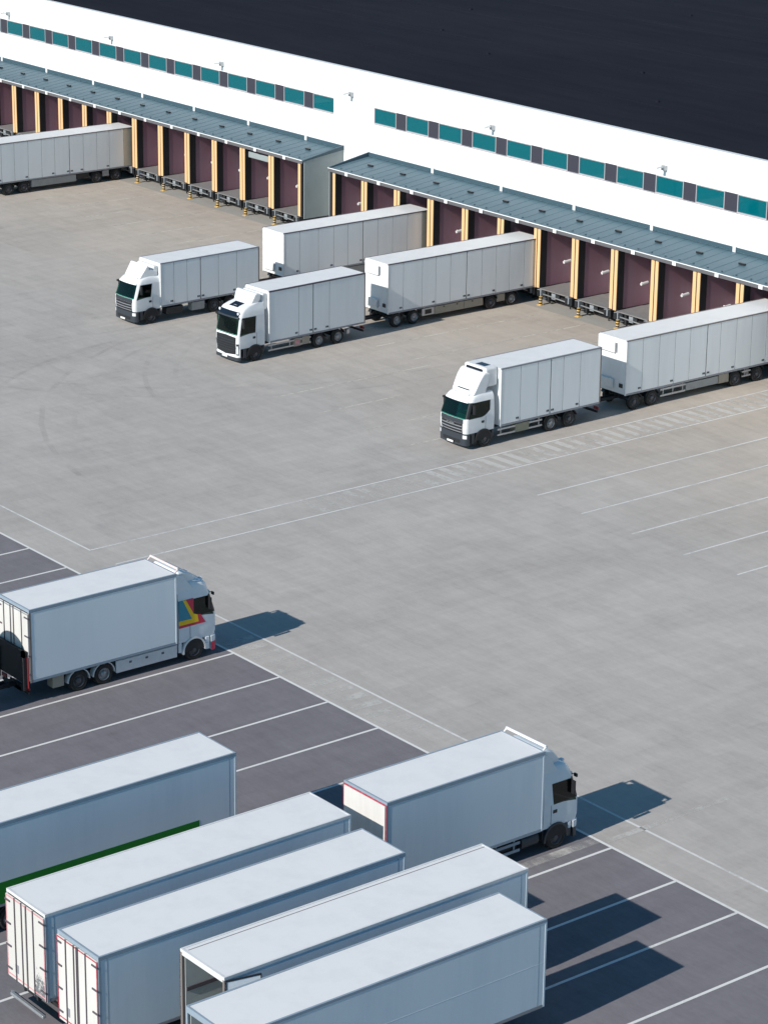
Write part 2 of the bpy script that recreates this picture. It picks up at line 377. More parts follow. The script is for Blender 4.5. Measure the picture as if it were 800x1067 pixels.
# ------------------------------------------------------------------ warehouse
YF = 128.73; ZR = 12.62; ZW0 = 8.77; ZW1 = 10.04
WX0, WX1 = -330, -20
SL0, SL1 = -232.0, -168.05     # left window strip
SR0, SR1 = -162.9, -90.0       # right window strip
wh = thing('warehouse', 'long white warehouse with dark flat roof, teal window strips and loading docks', 'warehouse', (-165, YF, 0))
wh_inv = Matrix.Translation((165, -YF, 0))
def wpart(mb, name, m, parent=None, **k):
    o = mb.build(name, m, None, **k); o.data.transform(wh_inv) if parent is None else None
    if parent is None: o.parent = wh
    else:
        o.data.transform(wh_inv); o.parent = parent
    return o
w = MB()
w.box(WX0, WX1, YF, YF + .35, 0, ZW0).box(WX0, WX1, YF, YF + .35, ZW1, ZR)
w.box(WX0, SL0, YF, YF + .35, ZW0, ZW1).box(SL1, SR0, YF, YF + .35, ZW0, ZW1).box(SR1, WX1, YF, YF + .35, ZW0, ZW1)
w.box(WX0, WX0 + .35, YF + .35, YF + 170, 0, ZR).box(WX1 - .35, WX1, YF + .35, YF + 170, 0, ZR).box(WX0 + .35, WX1 - .35, YF + 169.6, YF + 170, 0, ZR)
wpart(w, 'wall', 'facade')
wpart(MB().box(WX0 + .35, WX1 - .35, YF + .35, YF + 169.6, ZR - .6, ZR - .14), 'roof', 'roof_dark')
wpart(MB().box(WX0 - .02, WX1 + .02, YF - .03, YF + .4, ZR, ZR + .05), 'parapet_cap', 'white_metal')
# a few roof outlets
for (x, y) in ((-205, 151), (-178, 148), (-166, 143), (-152, 147), (-142, 139), (-186, 158), (-172, 172)):
    v = MB(); v.lathe_x([(0, .0), (0, .16), (.14, .12), (.16, .0)], 0, 0, 0, 10)
    v.bm.transform(Matrix.Translation((x, y, ZR - .14)) @ Matrix.Rotation(-PI / 2, 4, 'Y'))
    wpart(v, 'roof_vent', 'roof_dark')
for k in range(7):
    y = YF + 9 + k * 9.5
    wpart(MB().box(WX0 + 1, WX1 - 1, y, y + .12, ZR - .141, ZR - .115), 'roof_seam', 'roof_dark')
# rooms behind the windows
r = MB()
for a, b in ((SL0, SL1), (SR0, SR1)):
    r.box(a, b, YF + .36, YF + 5.5, 8.3, 8.45).box(a, b, YF + 5.5, YF + 5.65, 8.3, 10.6).box(a, b, YF + .36, YF + 5.65, 10.6, 10.7)
    r.box(a - .1, a, YF + .36, YF + 5.6, 8.3, 10.6).box(b, b + .1, YF + .36, YF + 5.6, 8.3, 10.6)
    x = a + 7.9
    while x < b - 2: r.box(x, x + .12, YF + .4, YF + 5.5, 8.45, 10.6); x += 8.06
wpart(r, 'office_room', 'room')
# some furniture-like low blocks seen dimly through the panes
r = MB()
for i in range(22):
    x = random.choice((random.uniform(SL0, SL1 - 2), random.uniform(SR0, SR1 - 2))); y = YF + random.uniform(1.2, 4)
    r.box(x, x + random.uniform(.8, 1.8), y, y + .7, 8.45, 8.45 + random.uniform(.7, 1.3))
wpart(r, 'office_desk', 'white_metal')
def window(x0, x1):
    f = MB(); t = .07
    for (a, b, c, d) in ((x0, x1, ZW0, ZW0 + t), (x0, x1, ZW1 - t, ZW1), (x0, x0 + t, ZW0 + t, ZW1 - t), (x1 - t, x1, ZW0 + t, ZW1 - t)):
        f.box(a, b, YF + .03, YF + .16, c, d)
    fo = wpart(f, 'window', 'win_frame')
    wpart(MB().box(x0 + t, x1 - t, YF + .09, YF + .11, ZW0 + t, ZW1 - t), 'pane', 'pane', fo)
def strip(xs, w, lo, hi):
    for i, x in enumerate(xs):
        window(x, x + w)
        nx = xs[i + 1] if i + 1 < len(xs) else None
        if nx: wpart(MB().box(x + w, nx, YF + .05, YF + .2, ZW0, ZW1), 'spandrel', 'spandrel')
    wpart(MB().box(lo, hi, YF - .04, YF + .03, ZW0 - .04, ZW0 - .002), 'window_sill', 'win_frame')
xs = [SL1 - 2.78 - 3.953 * k for k in range(16)][::-1]
SLs = xs[0]; strip(xs, 2.78, xs[0], SL1)
wpart(MB().box(SL0, xs[0], YF + .05, YF + .2, ZW0, ZW1), 'spandrel', 'spandrel')
xs = [SR0 + 3.94 * k for k in range(18)]
strip(xs, 2.74, SR0, xs[-1] + 2.74)
wpart(MB().box(xs[-1] + 2.74, SR1, YF + .05, YF + .2, ZW0, ZW1), 'spandrel', 'spandrel')

# loading dock blocks
YP = 124.8     # front of the yellow posts
def dock_block(posts, gaps, lit_curtain=None, end_right=True):
    a, b = posts[0], posts[-1]; L0, R0 = a - .38, b + .38
    zf, zb = 5.62, 6.12
    c = MB(); yb = YF - .01; yfz = YP - .12
    c.hexa([(L0, yfz, zf - .1), (R0, yfz, zf - .1), (R0, yb, zb - .1), (L0, yb, zb - .1), (L0, yfz, zf), (R0, yfz, zf), (R0, yb, zb), (L0, yb, zb)])
    x = L0 + .4
    while x < R0:                                       # standing seams
        c.hexa([(x, yfz, zf), (x + .045, yfz, zf), (x + .045, yb, zb), (x, yb, zb), (x, yfz, zf + .014), (x + .045, yfz, zf + .014), (x + .045, yb, zb + .014), (x, yb, zb + .014)]); x += 1.0
    root = wpart(c, 'loading_dock', 'canopy')
    P = lambda mb, n, m, **k: wpart(mb, n, m, root, **k)
    P(MB().box(L0 + .001, R0 - .001, YP - .16, YP - .125, 5.40, 5.655), 'fascia', 'fascia')
    P(MB().box(L0, R0, YP - .20, YP - .162, 5.655, 5.71), 'gutter', 'white_metal')
    P(MB().box(L0, R0, YF - .09, YF - .012, zb + .05, 6.43), 'roof_flashing', 'flash')
    for g in gaps: P(MB().box(g - .14, g + .14, YF - .13, YF - .091, 6.1, 6.5), 'downpipe', 'white_metal')
    for i, x in enumerate(posts[:-1]):
        y = 126.9; z = zf + (zb - zf) * (y - yfz) / (yb - yfz)
        P(MB().box(x + 1.75, x + 2.3, y - .04, y + .12, z + .03, z + .15), 'snow_guard', 'black')
        P(MB().box(x + 1.85, x + 2.2, YP - .24, YP - .201, 5.42, 5.70), 'number_plate', 'white_metal')
        for q in range(3):
            xx = x + .5 + q * 1.33; y = 125.15; z = zf + (zb - zf) * (y - yfz) / (yb - yfz)
            P(MB().box(xx, xx + .12, y, y + .08, z + .02, z + .07), 'roof_stop', 'flash')
    # walls and frames
    for i, x in enumerate(posts):
        hl = .36 if i > 0 else .30; hr = .36 if i < len(posts) - 1 else .12
        P(MB().box(x - hl, x + hr, YP + .05, YP + .62, 1.12, 5.40), 'shelter_frame', 'rubber')
        P(MB().box(x - hl + .03, x + hr - .03, YP + .621, YF - .03, 1.12, 5.48), 'partition', 'plum')
        ss = []
        if i > 0: ss.append((x - .355, x - .045, YP - .03, YP + .049, 1.1 if i % 3 else 1.02, 5.39))
        if i < len(posts) - 1: ss.append((x + .045, x + .34, YP - .03, YP + .049, 1.06, 5.39))
        for q in ss: P(MB().box(*q), 'bumper_strip', 'yellow', bevel=.03)
    P(MB().box(L0 + .1, R0 - .1, YP + .34, YF - .03, .96, 1.05), 'dock_floor', 'deck')
    P(MB().box(L0 + .12, R0 - .12, YP + .72, YP + .76, .1, .955), 'under_deck_shade', 'rubber')  # black sheet added so the shaded space under the deck looks dark
    P(MB().box(L0 + .1, R0 - .1, YP + 2.6, YP + 2.9, 0, .955), 'foundation', 'concrete_wall')
    P(MB().box(L0 + .1, R0 - .1, YF - .2, YF - .031, 1.051, 5.48), 'back_wall', 'plum')
    for e, sg in ((L0, -1), (R0, 1)):
        q = MB(); x0, x1 = (e - .06, e) if sg < 0 else (e, e + .06)
        q.hexa([(x0, YP + .0, .98), (x1, YP + .0, .98), (x1, YF - .012, .98), (x0, YF - .012, .98), (x0, YP + .0, 5.60), (x1, YP + .0, 5.60), (x1, YF - .012, 6.1), (x0, YF - .012, 6.1)])
        for k in range(1, 1): pass
        P(q, 'end_wall', 'end_wall')
        q = MB(); x0, x1 = (e - .09, e + .02) if sg < 0 else (e - .02, e + .09)
        q.hexa([(x0, YP - .13, 5.601), (x1, YP - .13, 5.601), (x1, YF - .012, 6.101), (x0, YF - .012, 6.101), (x0, YP - .13, 5.70), (x1, YP - .13, 5.70), (x1, YF - .012, 6.45), (x0, YF - .012, 6.45)])
        P(q, 'verge_trim', 'flash')
    for i in range(len(posts) - 1):
        x0, x1 = posts[i] + .36, posts[i + 1] - .36
        P(MB().box(x0 + .25, x1 - .25, YF - .26, YF - .201, 1.06, 4.3), 'dock_door', 'dock_door')
        # leveller: sloping deck plate, lip and hydraulics
        d = MB().hexa([(x0 + .1, YP - .05, 1.02), (x1 - .1, YP - .05, 1.02), (x1 - .1, YP + 2.4, 1.06), (x0 + .1, YP + 2.4, 1.06), (x0 + .1, YP - .05, 1.08), (x1 - .1, YP - .05, 1.08), (x1 - .1, YP + 2.4, 1.12), (x0 + .1, YP + 2.4, 1.12)])
        P(d, 'leveller_deck', 'deck')
        P(MB().box(x0 - .05, x0 + .36, YP - .16, YP + .28, .52, 1.0), 'buffer_bracket', 'dock_steel', bevel=.01, seg=1); P(MB().box(x1 - .36, x1 + .02, YP - .16, YP + .28, .56, 1.0), 'buffer_bracket', 'dock_steel', bevel=.01, seg=1)
        P(MB().box(x0 + .75, x0 + .95, YP + .1, YP + .5, .2, .95), 'hydraulic_ram', 'chassis'); P(MB().box(x0 + 1.1, x0 + 1.5, YP + .2, YP + .6, .45, .9), 'pump_box', 'dock_steel')
        P(MB().hexa([(x0 + .37, YP + .02, .66), (x1 - .37, YP + .02, .56), (x1 - .37, YP + .09, .56), (x0 + .37, YP + .09, .66), (x0 + .37, YP + .02, .72), (x1 - .37, YP + .02, .63), (x1 - .37, YP + .09, .63), (x0 + .37, YP + .09, .72)]), 'leveller_lip', 'alu')
        P(MB().box(x0 + .05, x0 + .27, YP - .24, YP - .161, .56, .98), 'dock_buffer', 'black'); P(MB().box(x1 - .28, x1 - .08, YP - .24, YP - .161, .6, .98), 'dock_buffer', 'black')
        P(MB().box(x1 + .1, x1 + .3, YP - .1, YP + .3, .5, 1.0), 'control_box', 'black')
        for xx in (x0 + .6, x1 - .5): P(MB().tube([(xx, YP + .5, .02), (xx, YP + .5, .9)], .05), 'support_leg', 'black')
        lp = MB().tube([(x0 + .03, YP + 2.3, 2.75), (x0 + .25, YP + 2.3, 2.75)], .05).tube([(x0 + .25, YP + 2.05, 2.7), (x0 + .25, YP + 2.7, 2.77)], .10, 10)
        P(lp, 'dock_lamp', 'rail_white', smooth=True)
        if lit_curtain is not None and i in lit_curtain:
            P(MB().box(x0 + .02, x1 - .02, YP + .3, YP + .55, 4.6, 5.1), 'roller_curtain', 'end_wall', bevel=.08)
    return root
LP = [-167.15 - 3.962 * k for k in range(15)][::-1]
RP = [-163.03 + 4.0 * k for k in range(14)]
gl = [-219.2 + 7.93 * k for k in range(7)]
gr = [-155.5 + 8.02 * k for k in range(6)]
dock_block(LP, [-227.1] + gl, lit_curtain=(len(LP) - 3,))
dock_block(RP, gr)

# wall lamps on the facade (each a thing)
def wall_lamp(x, z, label):
    t = thing('wall_lamp', label, 'wall lamp', (x, YF, z), 0, 'floodlights along the warehouse wall')
    MB().box(-.2, .2, -.26, -.001, -.17, .19).build('junction_box', 'alu', t, bevel=.05)
    MB().tube([(0, -.3, .06), (0, -.62, .12)], .045).hexa([(-.13, -1.0, .02), (.13, -1.0, .02), (.13, -.6, .06), (-.13, -.6, .06), (-.11, -.98, .13), (.11, -.98, .13), (.11, -.6, .2), (-.11, -.6, .2)]).build('lamp_arm', 'white_metal', t)
for x, lab in ((-217.77, 'floodlight above the far end of the left window strip, at the picture edge'),
               (-200.26, 'floodlight above the middle of the left window strip, above the docked grey trailer'),
               (-183.36, 'floodlight above the left window strip, the one nearest its end'),
               (-165.68, 'floodlight on the blank white wall between the two window strips'),
               (-148.63, 'floodlight above the right window strip, the one nearest the blank wall'),
               (-130.45, 'floodlight above the right window strip, over the rightmost dock')):
    wall_lamp(x, 10.68, lab)

# striped guide posts in front of the bays
ORD = ['first', 'second', 'third', 'fourth', 'fifth', 'sixth', 'seventh', 'eighth', 'ninth', 'tenth', 'eleventh', 'twelfth', 'thirteenth', 'fourteenth']
def guide_post():
    t = thing('guide_post', 'x', 'guide post', (0, 0, 0), 0, 'striped guide posts along the loading docks')
    MB().tube([(0, 0, 0), (0, 0, .62)], .12, 12).box(-.2, .2, -.2, .2, .0, .03).build('post', 'guide_yellow', t, smooth=True)
    s = MB()
    for z in (.1, .3, .5): s.tube([(0, 0, z), (0, 0, z + .1)], .124, 12)
    s.build('stripe', 'black', t, smooth=True)
    MB().tube([(0, .05, .55), (.1, .2, .5), (.12, .4, .45)], .04).build('guide_rail', 'dock_steel', t)
    return t
gp = None
for blk, posts, order in (('left', LP, range(len(LP) - 2, -1, -1)), ('right', RP, range(len(RP) - 1))):
    for n, i in enumerate(order):
        g = guide_post() if gp is None else copy_tree(gp)
        gp = gp or g
        g.location = (posts[i] + 1.0, YP - .42, 0.004)
        g['label'] = 'striped guide post at the %s bay %s of the gap between dock blocks' % (ORD[n], blk)

# ------------------------------------------------------------------ vehicle parts
WR = .5
tyre_prof = [(0, .30), (.02, .36), (.0, .43), (.02, .475), (.06, .5), (.13, .505), (.22, .505), (.27, .49), (.29, .45), (.29, .30)]
_t = MB().lathe_x(tyre_prof, 0, 0, 0, 30, -1).build('wheel', 'tyre', None, smooth=True); TYRE = _t.data; bpy.data.objects.remove(_t)
def rim_mesh(m):
    q = MB().lathe_x([(.005, .31), (.0, .295), (.02, .28), (.09, .25), (.10, .16), (.02, .13), (.0, .10), (-.01, .0)], 0, 0, 0, 24, -1)
    for k in range(10):
        a = 2 * PI * k / 10; q.tube([(-.1, .205 * math.cos(a), .205 * math.sin(a)), (-.06, .205 * math.cos(a), .205 * math.sin(a))], .018, 6)
    o = q.build('rim', m, None, smooth=True); d = o.data; bpy.data.objects.remove(o); return d
RIM = {'rim': rim_mesh('rim'), 'rim_bright': rim_mesh('rim_bright')}
def wheels(root, ys, xo=1.235, rims=None):
    for i, y in enumerate(ys):
        for sx in (1, -1):
            wl = bpy.data.objects.new('wheel', TYRE); COL.objects.link(wl); wl.parent = root
            wl.location = (sx * xo, y, WR); wl.rotation_euler = (random.uniform(0, 6), 0, 0 if sx > 0 else PI)
            rm = bpy.data.objects.new('rim', RIM[(rims or {}).get(i, 'rim')]); COL.objects.link(rm); rm.parent = wl

def cargo_box(root, y0, y1, z0, z1, W=2.55, lines=None, thick=(), rail='rail', rail_h=.10, roof='roof_white', panel='panel',
              post=None, last_bounce=0, rear='wall', bottom='rail', front_gap=0.):
    h = W / 2; post = post or rail
    b = MB(); ins = .022
    b.box(-h + ins, -h + .08, y0 + .03, y1 - .03, z0 + .05, z1 - .03).box(h - .08, h - ins, y0 + .03, y1 - .03, z0 + .05, z1 - .03)
    body = b.build('box_body', 'gap', root)
    P = lambda mb, n, m, **k: mb.build(n, m, body, **k)
    ls = lines or []
    ys = [y0 + .09] + ls + [y1 - .09]
    for i, (a, c) in enumerate(zip(ys, ys[1:])):
        ga = .0 if i == 0 else (.035 if a in thick else .014); gc = 0 if i == len(ys) - 2 else (.035 if c in thick else .014)
        for sx in (-1, 1):
            x0, x1 = sorted((sx * (h - ins), sx * h))
            P(MB().box(x0, x1, y0 + 0 + a - y0 + ga, c - gc, z0 + .115, z1 - rail_h - .002), 'side_panel', 'bounce_pale' if (last_bounce and i == len(ys) - 2) else panel, bevel=.008, seg=1)
    P(MB().box(-h + .081, h - .081, y0 + .001, y0 + .06, z0 + .05, z1 - .02), 'front_wall', 'roof_white' if panel != 'panel' else 'cab')
    P(MB().box(-h + .081, h - .081, y0 + .061, y1 - .03, z0, z0 + .12), 'box_floor', 'chassis')
    # frame: rails and corner posts
    for sx in (-1, 1):
        x0, x1 = sorted((sx * (h - .07), sx * (h + .012)))
        P(MB().box(x0, x1, y0, y1, z1 - rail_h, z1 + .015), 'top_rail', rail)
    P(MB().box(-h + .07, h - .07, y1 - .08, y1, z1 - rail_h, z1 + .014), 'rear_rail', rail)
    P(MB().box(-h + .07, h - .07, y0, y0 + .06, z1 - rail_h, z1 + .014), 'front_rail', 'rail_white' if rail in ('rail_dark', 'rail_brown', 'rail') else rail)
    for sx in (-1, 1):
        x0, x1 = sorted((sx * (h - .09), sx * (h + .012)))
        P(MB().box(x0, x1, y1 - .09, y1, z0, z1 - rail_h - .001), 'rear_post', post)
    for sx in (-1, 1):
        x0, x1 = sorted((sx * (h - .09), sx * (h + .012)))
        P(MB().box(x0, x1, y0 - .02, y0 + .09, z0, z1 - rail_h - .001), 'front_post', 'rail_white' if panel == 'panel' else panel, bevel=.03)
    for sx in (-1, 1):
        x0, x1 = sorted((sx * (h - .05), sx * (h + .008)))
        P(MB().box(x0, x1, y0 + .091, y1 - .091, z0, z0 + .11), 'bottom_rail', bottom)
    r = MB(); n = 10; pr = []
    for i in range(n + 1):                               # very slightly crowned roof
        x = -h + .071 + (2 * h - .142) * i / n; pr.append((x, z1 - .004 + .018 * (1 - (x / h) ** 2)))
    A = [r.bm.verts.new((x, y0 + .061, z)) for x, z in pr]; B = [r.bm.verts.new((x, y1 - .081, z)) for x, z in pr]
    A2 = [r.bm.verts.new((x, y0 + .061, z1 - .04)) for x, z in (pr[0], pr[-1])]; B2 = [r.bm.verts.new((x, y1 - .081, z1 - .04)) for x, z in (pr[0], pr[-1])]
    for i in range(n): r.bm.faces.new((A[i], A[i + 1], B[i + 1], B[i]))
    r.bm.faces.new(A + [A2[1], A2[0]]); r.bm.faces.new(B + [B2[1], B2[0]]); r.bm.faces.new((A2[0], A2[1], B2[1], B2[0]))
    r.bm.faces.new((A[0], B[0], B2[0], A2[0])); r.bm.faces.new((A[-1], B[-1], B2[1], A2[1]))
    P(r, 'roof', roof, smooth=True)
    if rear == 'wall':
        P(MB().box(-h + .091, h - .091, y1 - .05, y1 - .012, z0, z1 - rail_h), 'rear_door', 'door_white')
    if ls:                                               # lock plates low on the panels
        for i, a in enumerate(ls):
            if a in thick: pts = (a - .30, a + .08)
            elif i % 2 == 0: pts = (a - .32,)
            else: continue
            for yy in pts:
                for sx in (-1, 1):
                    x0, x1 = sorted((sx * h, sx * (h + .012)))
                    P(MB().box(x0, x1, yy, yy + .09, z0 + .26, z0 + .38).box(x0, x1, yy + .12, yy + .21, z0 + .26, z0 + .38), 'lock_plate', 'black')
    return body
M['bounce_pale'] = mat('bounce_tinted_panel', (.50, .46, .38), .5, dirt=.3, dirt_scale=2)  # last side panel: light bounced off the yellow posts, painted into its colour
PANEL_DY = {}

def rear_doors(body, y1, z0, z1, W, tape, dm, frac=(.24, .42, .54, .72), rod='rail_dark'):
    """two door leaves on the tail with lock rods, hinges and reflective tape"""
    h = W / 2; P = lambda mb, n, m, pa, **k: mb.build(n, m, pa, **k)
    zt = z1 - .14
    for sx in (-1, 1):
        x0, x1 = sorted((sx * .006, sx * (h - .03)))
        d = P(MB().box(x0, x1, y1 + .002, y1 + .05, z0 + .03, zt), 'rear_door', dm, body)
        # doors are a part of the box body's thing: lift to part level
        d.parent = body.parent
        for f in frac:
            x = h - 2 * h * f
            if (x > 0) == (sx > 0):
                P(MB().tube([(x, y1 + .075, z0 - .02), (x, y1 + .075, zt + .03)], .022), 'lock_rod', rod, d)
        for k in range(4):
            z = z0 + .35 + k * (zt - z0 - .6) / 3
            xa, xb = sorted((sx * (h - .32), sx * (h + .03)))
            P(MB().box(xa, xb, y1 + .051, y1 + .085, z, z + .06), 'hinge', 'rail_dark', d)
    t = MB(); wv = .055
    t.box(-h + .01, -h + .01 + wv, y1 + .0505, y1 + .056, z0 + .05, zt - .02).box(h - .01 - wv, h - .01, y1 + .0505, y1 + .056, z0 + .05, zt - .02)
    t.box(-h + .07, h - .07, y1 + .0505, y1 + .056, zt - .075, zt - .02)
    t.box(-h + .07, h - .07, y1 + .0505, y1 + .056, z0 + .12, z0 + .17)
    t.build('reflective_tape', tape, body.parent)
    MB().box(h - .75, h - .52, y1 + .0505, y1 + .058, z0 + .35, z0 + .68).build('warning_plate', 'rail', body.parent)

def chassis(root, y0, y1, axles, z=.78):
    c = MB()
    for sx in (-1, 1): c.box(sx * .42 - .05, sx * .42 + .05, y0, y1, z, z + .27)
    y = y0 + .3
    while y < y1: c.box(-.37, .37, y, y + .1, z + .05, z + .2); y += 1.2
    for a in axles: c.tube([(-1.1, a, .5), (1.1, a, .5)], .09).box(-.7, .7, a - .35, a + .35, .55, .8)
    c.build('chassis', 'chassis', root)

def mudguards(root, ys, m='black', r=.58, xs=1.24, wd=.3, a0=.05, a1=PI - .05):
    for y in ys:
        for sx in (-1, 1):
            x0, x1 = sorted((sx * (xs - wd), sx * (xs + .012)))
            MB().arch(x0, x1, y, .5, r, r + .04, a0, a1).build('mudguard', m, root, smooth=True)

def side_guard(root, y0, y1, zs=(.52, .86), m='alu', x=1.2, hgt=.1):
    for sx in (-1, 1):
        g = MB(); x0, x1 = sorted((sx * (x - .03), sx * x))
        for z in zs: g.box(x0, x1, y0, y1, z - hgt / 2, z + hgt / 2)
        for y in (y0 + .25, (y0 + y1) / 2, y1 - .25):
            xa, xb = sorted((sx * (x - .08), sx * (x - .031))); g.box(xa, xb, y, y + .06, zs[0] - .05, 1.0)
        g.build('side_guard', m, root)
def side_box(root, name, y0, y1, z0, z1, m, x=1.21, depth=.5, bev=.02):
    for sx in (-1, 1):
        x0, x1 = sorted((sx * (x - depth), sx * x)); MB().box(x0, x1, y0, y1, z0, z1).build(name, m, root, bevel=bev)
def tail_lights(root, y, z=.72):
    for sx in (-1, 1):
        MB().box(sx * 1.0 - .2, sx * 1.0 + .2, y - .06, y, z - .09, z + .09).build('tail_light', 'red', root)
    MB().box(-1.15, 1.15, y - .1, y + .0, z - .28, z - .14).build('rear_underrun', 'chassis', root)

# ---- cabs: the shell is lofted from rounded plan outlines; panes, grille, lamps follow the same surface
class Cab:
    def __init__(s, rings, L): s.R = rings; s.L = L
    def par(s, z):
        R = s.R
        if z <= R[0][0]: return R[0][1:]
        for a, b in zip(R, R[1:]):
            if z <= b[0]:
                t = (z - a[0]) / (b[0] - a[0]); return tuple(p + (q - p) * t for p, q in zip(a[1:], b[1:]))
        return R[-1][1:]
    def pt(s, u, z, d=0.):
        yf, hw, r, bul = s.par(z); hw += d; yf -= d; r += d
        sg = 1 if u >= 0 else -1; a = abs(u)
        if a <= 1: x = a * (hw - r); y = yf - bul * (1 - (a) ** 2)
        elif a <= 2:
            t = (a - 1) * PI / 2; x = hw - r + r * math.sin(t); y = yf + r - r * math.cos(t)
        else: x = hw; y = yf + r + (a - 2) * (s.L - yf - r)
        return Vector((sg * x, y, z))
    def u_at(s, y, z):
        yf, hw, r, b = s.par(z); return 2 + (y - yf - r) / (s.L - yf - r)
    def shell(s, zs):
        us = [-3, -2.66, -2.33] + [-2 + k / 6 for k in range(0, 7)] + [-.66, -.33, 0, .33, .66] + [1 + k / 6 for k in range(0, 7)] + [2.33, 2.66, 3]
        q = MB(); rings = [[q.bm.verts.new(s.pt(u, z)) for u in us] for z in zs]
        n = len(us)
        for A, B in zip(rings, rings[1:]):
            for k in range(n): q.bm.faces.new((A[k], A[(k + 1) % n], B[(k + 1) % n], B[k]))
        q.bm.faces.new(rings[0][::-1]); q.bm.faces.new(rings[-1]); return q
    def patch(s, u0, u1, z0, z1, d=.012, th=.03, nu=10, nv=4, q=None):
        q = q or MB(); f0 = z0 if callable(z0) else (lambda u: z0); f1 = z1 if callable(z1) else (lambda u: z1)
        O = []; I = []
        for i in range(nu + 1):
            u = u0 + (u1 - u0) * i / nu; a, b = f0(u), f1(u)
            O.append([q.bm.verts.new(s.pt(u, a + (b - a) * j / nv, d)) for j in range(nv + 1)])
            I.append([q.bm.verts.new(s.pt(u, a + (b - a) * j / nv, d - th)) for j in range(nv + 1)])
        for i in range(nu):
            for j in range(nv):
                q.bm.faces.new((O[i][j], O[i + 1][j], O[i + 1][j + 1], O[i][j + 1])); q.bm.faces.new((I[i][j + 1], I[i + 1][j + 1], I[i + 1][j], I[i][j]))
            q.bm.faces.new((I[i][0], I[i + 1][0], O[i + 1][0], O[i][0])); q.bm.faces.new((O[i][nv], O[i + 1][nv], I[i + 1][nv], I[i][nv]))
        for j in range(nv):
            q.bm.faces.new((O[0][j], O[0][j + 1], I[0][j + 1], I[0][j])); q.bm.faces.new((I[nu][j], I[nu][j + 1], O[nu][j + 1], O[nu][j]))
        return q

